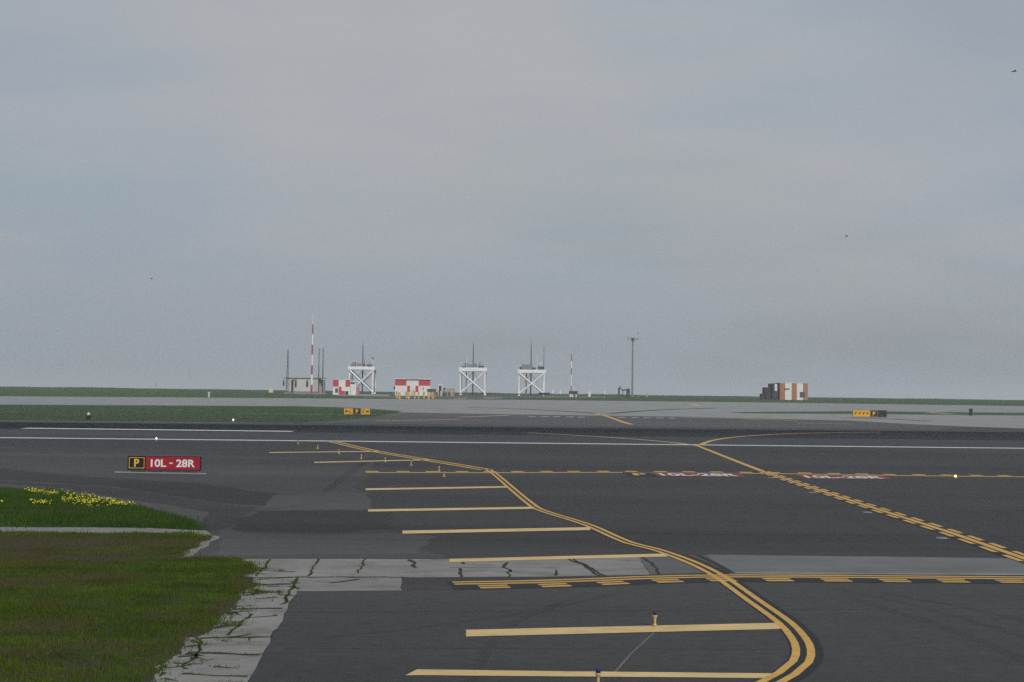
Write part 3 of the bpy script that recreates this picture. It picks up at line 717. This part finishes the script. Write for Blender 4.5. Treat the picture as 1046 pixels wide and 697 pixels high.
def rod(px, Y, base, top, r0, r1, name, label, m='dark_steel'):
    a = plant(px, Y, base); rt = empty(name, a.loc, label, 'mast'); H = a.z(top)
    MB().tube((0, 0, 0), (0, 0, H * .62), r0, (r0 + r1) / 2, 10).build('mast_tube', M[m], rt)
    MB().tube((0, 0, H * .62), (0, 0, H), (r0 + r1) / 2 * .8, r1, 8).build('antenna', M[m], rt)
    MB().box(-r0 * 2.2, r0 * 2.2, -r0 * 2.2, r0 * 2.2, 0, .12).build('base_plate', M['steel'], rt); return rt
rod(325.3, 466, 401.6, 356, .19, .13, 'antenna_mast', 'thin dark mast just right of the red and white mast')
rod(329.4, 466, 401.8, 356, .22, .15, 'antenna_mast', 'thin dark mast at the right end of the beige building')
# banded mast
a = plant(318.2, 440, 401.3); r = empty('banded_mast', a.loc, 'tallest mast, banded red and white, before the beige building', 'mast')
prev = 401.3; sc_ = 401.3
for i, (top, mm) in enumerate(((391.8, 'red_mast'), (381.5, 'white'), (371.8, 'red_mast'), (361.3, 'white'), (351, 'red_mast'), (340, 'white'), (330.2, 'red_mast'))):
    w = .36 - .02 * i
    MB().tube((0, 0, a.z(prev)), (0, 0, a.z(top)), w * (1 if mm != 'white' else .92), (w - .02) * (1 if mm != 'white' else .92), 12).build('mast_section', M[mm], r); prev = top
MB().tube((0, 0, a.z(prev)), (0, 0, a.z(320)), .10, .06, 8).build('antenna', M['white'], r)
MB().box(-.7, .7, -.7, .7, 0, .15).build('base_plate', M['steel'], r)

# white antenna towers
def tower(px, Y, base, label, xl, xr, dt, db, mast_px, mast_top, extra, lean=0):
    a = plant(px, Y, base); r = empty('antenna_tower', a.loc, label, 'tower', 'white antenna towers')
    x0, x1 = a.x(xl), a.x(xr); D = 7.5; zd0, zd1 = a.z(db), a.z(dt)
    MB().box(x0 - .3, x1 + .3, -.4, D + .4, zd0, zd1, bev=.06).build('deck', M['white'], r)
    for X in (x0 + .35, x1 - .35):
        for yy in (.0, D):
            MB().box(X - .26, X + .26, yy - .26, yy + .26, 0, zd0).box(X - .45, X + .45, yy - .45, yy + .45, 0, .2).build('leg', M['white'], r)
    X0, X1 = x0 + .35, x1 - .35; h1, h0 = zd0 - .2, .7
    MB().bar((X0, -.5, h1), (X1, -.5, h0), .46).bar((X1, -.46, h1), (X0, -.46, h0), .46).build('brace', M['white'], r)
    MB().bar((X0, D, h1), (X1, D, h0), .2).bar((X1, D + .3, h1), (X0, D + .3, h0), .2).build('brace', M['steel'], r)  # rear and side braces are thinner and darker grey than the front pair
    for X in (X0, X1): MB().bar((X, 0, h1), (X, D, h0), .2).bar((X + .25, D, h1), (X + .25, 0, h0), .2).build('brace', M['steel'], r)
    rail = MB()
    for k in range(7):
        X = X0 + (X1 - X0) * k / 6
        for yy in (-.3, D + .3): rail.tube((X, yy, zd1), (X, yy, zd1 + 1.1), .035, .035, 6)
    for yy in (-.3, D + .3):
        for hz in (.55, 1.1): rail.tube((X0, yy, zd1 + hz), (X1, yy, zd1 + hz), .03, .03, 6)
    for X in (X0, X1):
        for hz in (.55, 1.1): rail.tube((X, -.3, zd1 + hz), (X, D + .3, zd1 + hz), .03, .03, 6)
    rail.build('railing', M['steel'], r)
    xm = a.x(mast_px)
    MB().tube((xm, D * .5, 0), (xm, D * .5, zd0), .27, .24, 10).tube((xm, D * .5, zd1), (xm, D * .5, a.z(mast_top) * .82 + zd1 * .18), .19, .14, 8).tube((xm, D * .5, a.z(mast_top) * .82 + zd1 * .18), (xm, D * .5, a.z(mast_top)), .08, .04, 6).build('mast', M['dark_steel'], r)
    for sx in (-1, 1): MB().bar((xm, D * .5, zd0 - .1), (xm + sx * 2.2, D * .5, zd0 - 3.2), .09).build('strut', M['dark_steel'], r)
    for typ, qx, qt, w in extra:
        X = a.x(qx); zt = a.z(qt)
        if typ == 'pole': MB().tube((X, .3, zd1), (X, .3, zt), w, w * .8, 8).build('antenna', M['white'], r)
        elif typ == 'whip': MB().tube((X, D * .7, zd1), (X, D * .7, zt), w, w * .6, 8).build('antenna', M['dark_steel'], r)
        elif typ == 'under': MB().tube((X, D * .4, 0), (X, D * .4, zt), w, w, 8).build('cable_mast', M['steel'], r)
        elif typ == 'box': MB().box(X - w, X + w, 1, 2.2, zd1 + .15, zt, bev=.04).box(X - w * .8, X - w * .7, 1.2, 1.4, zd1, zd1 + .15).box(X + w * .7, X + w * .8, 1.2, 1.4, zd1, zd1 + .15).build('equipment_box', M['steel'], r)
        elif typ == 'dark': MB().box(X - w, X + w, 1.6, 2.6, zd1 + .08, zt, bev=.04).build('equipment_box', M['dark_steel'], r)
        elif typ == 'lamp': q = MB().ball((X, .1, zt), w, .8).build('lamp', M['red_lamp'], r); MB().tube((X, .1, zd1), (X, .1, zt - w * .8), .1, .1, 8).build('lamp_post', M['white'], r)
        elif typ == 'dish': MB().ball((X, 2.5, zt), w, .7).tube((X, 2.5, zd1), (X, 2.5, zt), .07).build('antenna_dome', M['white'], r)
    return r
tower(368.8, 455, 402.6, 'leftmost white steel antenna tower, partly behind the small checkered hut', 355.8, 381.6, 374.6, 377.9, 368.8, 347.6,
      [('lamp', 380.4, 365.9, .42), ('pole', 356.7, 369.4, .1), ('dark', 360.4, 372.7, 1.0), ('box', 361.4, 370.2, .8), ('dark', 370.4, 371.8, .5), ('box', 366, 371.6, .7), ('whip', 375.2, 368.8, .12), ('dark', 376, 372.4, .9), ('whip', 369.9, 366, .12), ('pole', 363.8, 369, .07)])
tower(482.5, 455, 403.4, 'white steel antenna tower in the middle of the three', 469.2, 496.2, 375.2, 379, 482.6, 347.4,
      [('under', 475.8, 380, .2), ('pole', 470.1, 369.4, .1), ('pole', 495.2, 369.6, .14), ('pole', 476.4, 361, .08), ('dark', 474.5, 373.8, 1.0), ('box', 475.8, 370.4, .6), ('box', 480.6, 371.8, .9), ('box', 485, 370.8, .7), ('whip', 489.4, 369.4, .16), ('dark', 491, 373.2, 1.1), ('whip', 476, 369.6, .1), ('pole', 486.8, 370.5, .08)])
tower(542.6, 455, 403.8, 'rightmost white steel antenna tower, with a second thin whip on its deck', 529.2, 556.6, 377, 380.5, 542.3, 346.4,
      [('under', 537.6, 381, .26), ('whip', 555.6, 352.4, .12), ('pole', 530, 371.6, .08), ('box', 538, 371.6, 1.9), ('dark', 538.2, 374, 2.2), ('dark', 532.2, 374.2, .6), ('whip', 548.4, 370.4, .12), ('pole', 548.3, 361, .07), ('dish', 552, 370.4, .4), ('dark', 552.4, 373.4, 1.1), ('dark', 545.4, 374.9, .9), ('pole', 547.4, 371.5, .1)])

# orange and white building
a = plant(808, 430, 407.6); r = empty('shelter_building', a.loc, 'boxy building with orange and white vertical stripes', 'building')
m = MB(); zt = a.z(390.5); dp = 8.0; x0, x1 = a.x(796.8), a.x(825.2)
for xa, xb, mi in ((796.8, 802, 1), (802, 808.6, 0), (808.6, 814, 1), (814, 820.2, 0), (820.2, 825.2, 1)):
    m.quad([(a.x(xa), 0, 0), (a.x(xb), 0, 0), (a.x(xb), 0, zt), (a.x(xa), 0, zt)], mi)
m.quad([(x1, 0, 0), (x1, dp, 0), (x1, dp, zt), (x1, 0, zt)], 1); m.quad([(x1, dp, 0), (x0, dp, 0), (x0, dp, zt), (x1, dp, zt)], 0); m.quad([(x0, dp, 0), (x0, 0, 0), (x0, 0, zt), (x0, dp, zt)], 1)
m.build('wall', [M['white_panel'], M['orange']], r)
MB().box(x0 - .06, x1 + .06, -.06, dp + .06, zt, zt + .12).build('roof', M['white_panel'], r)
MB().box(a.x(817), a.x(822), -.05, -.004, a.z(405), a.z(399.4)).build('window', M['window'], r)
MB().box(a.x(801.4), a.x(806.4), -.3, -.004, a.z(396.7), a.z(395.9)).build('lamp_bracket', M['dark_steel'], r)
MB().box(a.x(789.4), a.x(796.7), 1.2, dp, 0, a.z(391), mi=0).box(a.x(792), a.x(794.6), 1.12, 1.196, a.z(398.6), a.z(391.6), mi=1).box(a.x(791.6), a.x(794.8), 1.1, 1.196, a.z(405.2), a.z(399.4), mi=2).build('lean_to', [M['slate'], M['white_panel'], M['dark_steel']], r)
MB().box(a.x(783.4), a.x(789.3), 2, dp, 0, a.z(395)).box(a.x(780), a.x(783.4), 2.6, dp - 1, 0, a.z(401.6)).build('step_shed', M['slate'], r)
MB().tube((a.x(802.6), 3, zt), (a.x(802.6), 3, a.z(386.4)), .06, .03).build('antenna', M['dark_steel'], r)

# thin banded mast and the cabinet under it
a = plant(583.4, 440, 402.6); r = empty('banded_mast', a.loc, 'thin short mast banded red and white with a small crossbar', 'mast')
prev = 402.6
for i, (top, mm) in enumerate(((396.6, 'white'), (391.2, 'red_mast'), (386, 'white'), (379.6, 'white'), (373, 'red_mast'), (366, 'white'), (359.8, 'red_mast'))):
    MB().tube((0, 0, a.z(prev)), (0, 0, a.z(top)), .17, .16, 10).build('mast_section', M[mm], r); prev = top
MB().tube((a.x(581.4), 0, a.z(359.6)), (a.x(585.8), 0, a.z(359.6)), .07, .07, 6).build('crossbar', M['steel'], r)
a = plant(586, 432, 404.4); r = empty('equipment_cabinet', a.loc, 'dark cabinet on white legs at the foot of the thin banded mast', 'cabinet')
MB().box(a.x(581.4), a.x(590), 0, 1.6, a.z(401), a.z(398), bev=.04).build('body', M['slate'], r)
for q in (582.6, 585, 588.6): MB().box(a.x(q) - .2, a.x(q) + .2, .2, 1.2, 0, a.z(401)).build('leg', M['white_panel'], r)
MB().tube((a.x(590.6), .8, a.z(401)), (a.x(590.6), .8, a.z(391.6)), .05, .04).build('antenna', M['steel'], r)
# grey pole with antennas
a = plant(645.9, 450, 404.2); r = empty('antenna_pole', a.loc, 'tall plain grey pole topped with a cross of antennas', 'pole')
MB().tube((0, 0, 0), (0, 0, a.z(345)), .33, .24, 12).build('pole_tube', M['steel'], r)
MB().bar((-1.8, 0, a.z(344.6)), (1.9, 0, a.z(344.6)), .12).bar((0, -1.6, a.z(344.8)), (0, 1.6, a.z(344.8)), .12).tube((0, 0, a.z(347)), (0, 0, a.z(343.6)), .46, .46, 10).build('antenna_mount', M['dark_steel'], r)
for X, h0, h1 in ((-1.75, 345.6, 341.6), (1.85, 346, 342.4), (.75, 348.5, 343), (-.6, 345.4, 343)): MB().tube((X, 0, a.z(h0)), (X, 0, a.z(h1)), .07, .06, 6).build('antenna', M['dark_steel'], r)
a = plant(637.6, 445, 404.4); r = empty('pipe_rack', a.loc, 'dark frame of posts and pipes at the foot of the grey pole', 'rack')
for q, t in ((632.3, 394.6), (640.8, 396.6), (642.6, 395.4)): MB().box(a.x(q) - .3, a.x(q) + .3, 0, .5, 0, a.z(t)).build('post', M['dark_steel'], r)
MB().bar((a.x(632.3), .25, a.z(395.6)), (a.x(636), .25, a.z(396)), .2).bar((a.x(635.4), .25, a.z(397.4)), (a.x(642.6), .25, a.z(396)), .35).bar((a.x(636), .25, 0), (a.x(636.4), .25, a.z(398)), .14).build('pipe', M['dark_steel'], r)
MB().ball((a.x(633.6), .25, a.z(393.6)), .25).tube((a.x(633.6), .25, a.z(395.2)), (a.x(633.6), .25, a.z(393.6)), .06).build('lamp', M['dark_steel'], r)
rod(159.2, 470, 401, 391.4, .10, .06, 'antenna_mast', 'short thin lone mast rising from the far left grass', 'steel')
# cabinets between hut and towers
a = plant(440.6, 400, 406.2); r = empty('equipment_cabinet', a.loc, 'dark green cabinet at the right corner of the wide checkered hut', 'cabinet')
MB().box(a.x(436.2), a.x(445), .6, 2.2, a.z(400.6), a.z(397.3), bev=.05).build('body', M['green_box'], r)
for q in (437, 440.4, 444.2): MB().box(a.x(q) - .15, a.x(q) + .15, .8, 2, 0, a.z(400.6)).build('leg', M['pink'], r)
a = plant(449.8, 430, 404.2); r = empty('equipment_cabinet', a.loc, 'tall dark cabinet inside a pale frame between hut and middle tower', 'cabinet')
MB().box(a.x(448.1), a.x(451), .2, 1.2, 0, a.z(394), bev=.04).box(a.x(447), a.x(452.4), .3, 1.3, 0, a.z(399.2)).build('body', M['slate'], r)
MB().box(a.x(447.4), a.x(448), -.1, .15, 0, a.z(393)).box(a.x(451.1), a.x(451.8), -.1, .15, 0, a.z(393)).box(a.x(447.4), a.x(451.8), -.1, .15, a.z(393), a.z(392.3)).build('frame', M['white_panel'], r)
a = plant(453.8, 436, 404); r = empty('equipment_cabinet', a.loc, 'low grey cabinet squeezed between dark framed cabinet and tan box', 'cabinet')
MB().box(a.x(452.7), a.x(454.9), 0, 1, 0, a.z(396), bev=.05).build('body', M['slate'], r); MB().box(a.x(452.9), a.x(454.7), -.03, -.002, a.z(402), a.z(397)).build('door', M['steel'], r)
a = plant(460, 430, 404); r = empty('equipment_cabinet', a.loc, 'tan box cabinet on legs just left of the middle tower', 'cabinet')
MB().box(a.x(456.2), a.x(464), 0, 2, a.z(400), a.z(396), bev=.05).build('body', M['beige_dark'], r)
for q in (457, 463.3): MB().box(a.x(q) - .15, a.x(q) + .15, .2, 1.8, 0, a.z(400)).build('leg', M['beige_dark'], r)
a = plant(555, 436, 404.4); r = empty('equipment_cabinet', a.loc, 'low brownish cabinet at the foot of the rightmost white tower', 'cabinet')
MB().box(a.x(550), a.x(562), 0, 1.6, a.z(402.6), a.z(400.2), bev=.05).build('body', M['slate'], r)
for q in (551, 556, 561): MB().box(a.x(q) - .15, a.x(q) + .15, .3, 1.2, 0, a.z(402.6)).build('leg', M['beige_dark'], r)
a = plant(276.4, 440, 401.4); r = empty('equipment_cabinet', a.loc, 'small cream cabinet alone on the grass left of the beige building', 'cabinet')
MB().box(a.x(274.4), a.x(278.6), 0, 1.2, a.z(400.6), a.z(397.2), bev=.05).build('body', M['bollard_pale'], r); MB().box(a.x(275), a.x(275.8), .1, 1, 0, a.z(400.6)).box(a.x(277.2), a.x(278), .1, 1, 0, a.z(400.6)).build('leg', M['steel'], r)
MB().box(a.x(275.6), a.x(277.6), .2, .9, a.z(397.2), a.z(395.4)).build('cap', M['beige'], r)
p = at(213.2, 406.2); s = p.y / F; r = empty('marker_post', p, 'pale grey post on the far left grass strip', 'post')
MB().box(-.9 * s, .9 * s, 0, .5, 0, 5 * s, bev=.05).build('post_body', M['beige'], r); MB().box(-1.2 * s, 1.2 * s, -.1, .6, 5 * s, 5.6 * s).build('cap', M['white'], r)
p = at(89.6, 429.2); s = p.y / F; r = empty('equipment_cabinet', p, 'dark cabinet with a rounded pale top on the left verge', 'cabinet')
MB().box(-2.1 * s, 2.1 * s, 0, .6, .1, 5.2 * s, bev=.06).box(-1.4 * s, 1.4 * s, .1, .5, 0, .1).build('body', M['sign_black'], r); MB().ball((0, .3, 5.2 * s), 1.7 * s, 1.5).build('hood', M['beige'], r, smooth=True)
# white posts
def post(px, top, base, label, w, head=None):
    p = at(px, base); s = p.y / F; r = empty('marker_post', p, label, 'post', 'white posts right of the towers')
    H = (base - top) * s
    if head: MB().tube((0, 0, 0), (0, 0, H * .5), w * .45, w * .4, 8).build('stem', M['steel'], r); MB().tube((0, 0, H * .5), (0, 0, H), w, w * .7, 10).build('head', M['white'], r)
    else: MB().box(-w, w, -w, w, 0, H, bev=.04).build('post_body', M['white_panel'], r); MB().box(-w * 1.2, w * 1.2, -w * 1.2, w * 1.2, H, H + .12).build('cap', M['white'], r)
post(564.6, 398, 405.8, 'white-headed post just right of the rightmost tower', .28, 1)
post(572, 398.8, 405.9, 'white-headed post left of the thin banded mast', .28, 1)
post(602, 400, 406.2, 'stout plain white post right of the thin banded mast', .36)
post(617.6, 399.2, 406.6, 'white-headed post left of the dark pipe rack', .26, 1)
for x0, x1, yy, lab in ((558, 582, 406.1, 'low white rail on the grass left of the thin banded mast'), (594, 618, 406.6, 'low white rail on the grass below the stout white post')):
    p = at((x0 + x1) / 2, yy + .6); s = p.y / F; w = (x1 - x0) / 2 * s
    r = empty('low_rail', p, lab, 'rail'); MB().box(-w, w, -.1, .1, .35, .55, bev=.02).build('rail_beam', M['concrete_far'], r)
    for q in (-.9, 0, .9): MB().box(w * q - .1, w * q + .1, -.08, .08, 0, .35).build('rail_post', M['concrete_far'], r)
# bollards
def bollard():
    r = empty('bollard', (0, 0, 0), 'x', 'bollard', 'yellow bollards before the hut')
    MB().tube((0, 0, 0), (0, 0, 2.05), .32, .32, 14).ball((0, 0, 2.05), .32, .4).build('post', M['bollard'], r, smooth=False)
    MB().tube((0, 0, 0), (0, 0, .08), .44, .42, 14).build('footing', M['concrete_grey'] if False else M['steel'], r); return r
proto = bollard(); first = True; O = ['first', 'second', 'third', 'fourth', 'fifth', 'sixth', 'seventh', 'eighth', 'ninth']
for i, (px, py) in enumerate(((405.3, 407.1), (408.1, 407.9), (415.1, 407.2), (417.4, 408.0), (423.6, 407.5), (427.5, 408.0), (433, 407.4), (437.7, 408.2), (441.9, 407.8))):
    o = proto if first else copy_tree(proto); first = False
    o.location = at(px, py); o['label'] = f'{O[i]} bollard from the left in the row before the wide checkered hut'
    if i in (4, 5): o.scale = (.72, .72, 1.05)
for px, py, lab in ((450.2, 404.9, 'lone yellow bollard before the dark cabinet in a pale frame'), (461.2, 405, 'lone pale bollard before the tan box cabinet'), (660.8, 405.2, 'lone yellow bollard on the grass right of the grey pole')):
    o = copy_tree(proto); o.location = at(px, py); o['label'] = lab; del o['group']; o.scale = (1, 1, .8)

# ------------------------------------------------------------------ birds
def bird(px, py, Y, span, label, rz):
    d = ray(px, py); loc = CAM + d * Y; m = MB()
    m.ball((0, 0, 0), .055, .8)
    for v in m.bm.verts: v.co.y *= 3.0
    m.tube((0, -.13, .01), (0, -.22, .0), .022, .004, 6).tube((0, .12, 0), (0, .26, 0), .03, .045, 6)
    w = MB()
    for sx in (-1, 1):
        P = [(0, -.07, .03), (sx * span * .25, -.10, .10), (sx * span * .5, .03, .02), (sx * span * .25, .06, .09), (0, .08, .03)]
        w.quad(P if sx > 0 else P[::-1]); w.quad([(x, y, z - .012) for x, y, z in (P[::-1] if sx > 0 else P)])
    r = empty('bird', loc, label, 'bird', None, rz)
    m.build('body', M['bird'], r, smooth=True); w.build('wings', M['bird'], r)
bird(865, 241.5, 150, .3, 'tiny dark bird flying alone in the right half of the sky', .6)
bird(1036.5, 73, 110, .3, 'tiny dark bird high in the sky at the right edge', 1.0)
bird(155, 284.8, 170, .3, 'tiny dark bird low in the left part of the sky', .8)
bird(652.2, 340.6, 300, .6, 'dark bird hovering just beside the top of the grey pole', .9)

# ------------------------------------------------------------------ haze, sky, sun
hz = MB().box(-9300, 9300, -120, 9700, -3.3, 42).build('haze', bpy.data.materials.new('haze'))
hm = hz.data.materials[0]; hm.use_nodes = True; nt = hm.node_tree; nt.nodes.clear()
out = N(nt, 'ShaderNodeOutputMaterial'); v = N(nt, 'ShaderNodeVolumePrincipled')
v.inputs['Color'].default_value = (.93, .97, 1, 1); v.inputs['Density'].default_value = .00036; v.inputs['Anisotropy'].default_value = .2
nt.links.new(v.outputs[0], out.inputs['Volume']); tag(hz, 'pale grey haze hanging over the whole airfield', 'haze', kind='stuff')

SUN_EL, SUN_AZ = R(36), R(155)       # azimuth clockwise from +Y: behind the camera, to its right
w = bpy.data.worlds.new('World'); S.world = w; w.use_nodes = True; nt = w.node_tree; nt.nodes.clear()
out = N(nt, 'ShaderNodeOutputWorld'); sky = N(nt, 'ShaderNodeTexSky', sky_type='NISHITA', sun_disc=False, sun_elevation=SUN_EL, sun_rotation=SUN_AZ)
sky.air_density = 1.3; sky.dust_density = 3.0
bg1 = N(nt, 'ShaderNodeBackground', Strength=.07); nt.links.new(sky.outputs[0], bg1.inputs['Color'])
tc = N(nt, 'ShaderNodeTexCoord'); sep = N(nt, 'ShaderNodeSeparateXYZ'); nt.links.new(tc.outputs['Generated'], sep.inputs[0])
def math_(op, a, b=None):
    n = N(nt, 'ShaderNodeMath', operation=op)
    for i, q in enumerate((a, b)):
        if q is None: continue
        if isinstance(q, (int, float)): n.inputs[i].default_value = q
        else: nt.links.new(q, n.inputs[i])
    return n.outputs[0]
den = math_('ADD', math_('MAXIMUM', sep.outputs[2], 0.0), .22)
cmb = N(nt, 'ShaderNodeCombineXYZ'); nt.links.new(math_('DIVIDE', sep.outputs[0], den), cmb.inputs[0]); nt.links.new(math_('DIVIDE', sep.outputs[1], den), cmb.inputs[1])
cmb.inputs[2].default_value = 3.7
def cl(scale, lo, hi, detail=5, stretch=(1, 1, 1), rough=.5):
    mp = N(nt, 'ShaderNodeMapping'); mp.inputs['Scale'].default_value = stretch; nt.links.new(cmb.outputs[0], mp.inputs[0])
    n = N(nt, 'ShaderNodeTexNoise', Scale=scale, Detail=detail, Roughness=rough); nt.links.new(mp.outputs[0], n.inputs['Vector'])
    r = N(nt, 'ShaderNodeMapRange', interpolation_type='SMOOTHSTEP'); r.inputs[1].default_value = lo; r.inputs[2].default_value = hi; nt.links.new(n.outputs['Fac'], r.inputs[0]); return r.outputs[0]
c1 = cl(.75, .40, .62, 6); c2 = cl(1.5, .35, .7, 6, (1, 1.3, 1))
def spot(px, py, deg, soft):
    d = ray(px, py).normalized(); n = N(nt, 'ShaderNodeVectorMath', operation='DOT_PRODUCT'); nt.links.new(tc.outputs['Generated'], n.inputs[0]); n.inputs[1].default_value = d
    q = N(nt, 'ShaderNodeMapRange', interpolation_type='SMOOTHSTEP'); q.inputs[1].default_value = math.cos(R(deg)); q.inputs[2].default_value = math.cos(R(soft)); nt.links.new(n.outputs['Value'], q.inputs[0]); return q.outputs[0]
hz_ = N(nt, 'ShaderNodeMapRange', interpolation_type='SMOOTHSTEP'); hz_.inputs[1].default_value = -.02; hz_.inputs[2].default_value = .17; nt.links.new(sep.outputs[2], hz_.inputs[0])
ccol = mix(nt, c1, (.310, .362, .425), (.378, .396, .430))
ccol = mix(nt, c2, ccol, mix(nt, .45, ccol, (.43, .432, .435)))
c3 = cl(2.6, .40, .62, 7, (.7, 1.6, 1), .55)
gap = math_('MULTIPLY', math_('MAXIMUM', spot(760, -20, 9, 1), math_('MAXIMUM', spot(20, 175, 11, 1), spot(600, 255, 5, 1))), math_('ADD', math_('MULTIPLY', c3, .42), .18))
ccol = mix(nt, math_('MULTIPLY', spot(640, 150, 16, 2), .6), ccol, (.408, .415, .432))
ccol = mix(nt, gap, ccol, (.285, .365, .435))
ccol = mix(nt, math_('MULTIPLY', c3, .22), ccol, (.33, .37, .42))
ccol = mix(nt, hz_.outputs[0], (.278, .310, .348), ccol)
bg2 = N(nt, 'ShaderNodeBackground', Strength=1.0)
zr = N(nt, 'ShaderNodeMapRange', interpolation_type='SMOOTHSTEP'); zr.inputs[1].default_value = .25; zr.inputs[2].default_value = .9; zr.inputs[3].default_value = 1.05; zr.inputs[4].default_value = 1.6
nt.links.new(sep.outputs[2], zr.inputs[0]); nt.links.new(zr.outputs[0], bg2.inputs['Strength']); nt.links.new(ccol, bg2.inputs['Color'])   # an overcast sky is brighter overhead
cover = cl(.8, .30, .52, 5, (.8, 1.2, 1))
mr = N(nt, 'ShaderNodeMapRange'); mr.inputs[3].default_value = .78; mr.inputs[4].default_value = 1.0; nt.links.new(cover, mr.inputs[0])
ms = N(nt, 'ShaderNodeMixShader'); nt.links.new(mr.outputs[0], ms.inputs[0]); nt.links.new(bg1.outputs[0], ms.inputs[1]); nt.links.new(bg2.outputs[0], ms.inputs[2])
nt.links.new(ms.outputs[0], out.inputs['Surface'])
sd = bpy.data.lights.new('sun', 'SUN'); sd.energy = 2.2; sd.angle = R(12); sd.color = (1, .96, .90)
so = bpy.data.objects.new('sun', sd); COL.objects.link(so)
dv = Vector((math.sin(SUN_AZ) * math.cos(SUN_EL), math.cos(SUN_AZ) * math.cos(SUN_EL), math.sin(SUN_EL)))
so.rotation_euler = (-dv).to_track_quat('-Z', 'Y').to_euler(); so.location = (0, -20, 30)

S.view_settings.view_transform = 'Standard'; S.view_settings.look = 'None'; S.view_settings.exposure = 0; S.view_settings.gamma = 1; S.view_settings.use_curve_mapping = False
S.cycles.use_denoising = False; S.cycles.volume_bounces = 1; S.cycles.max_bounces = 6
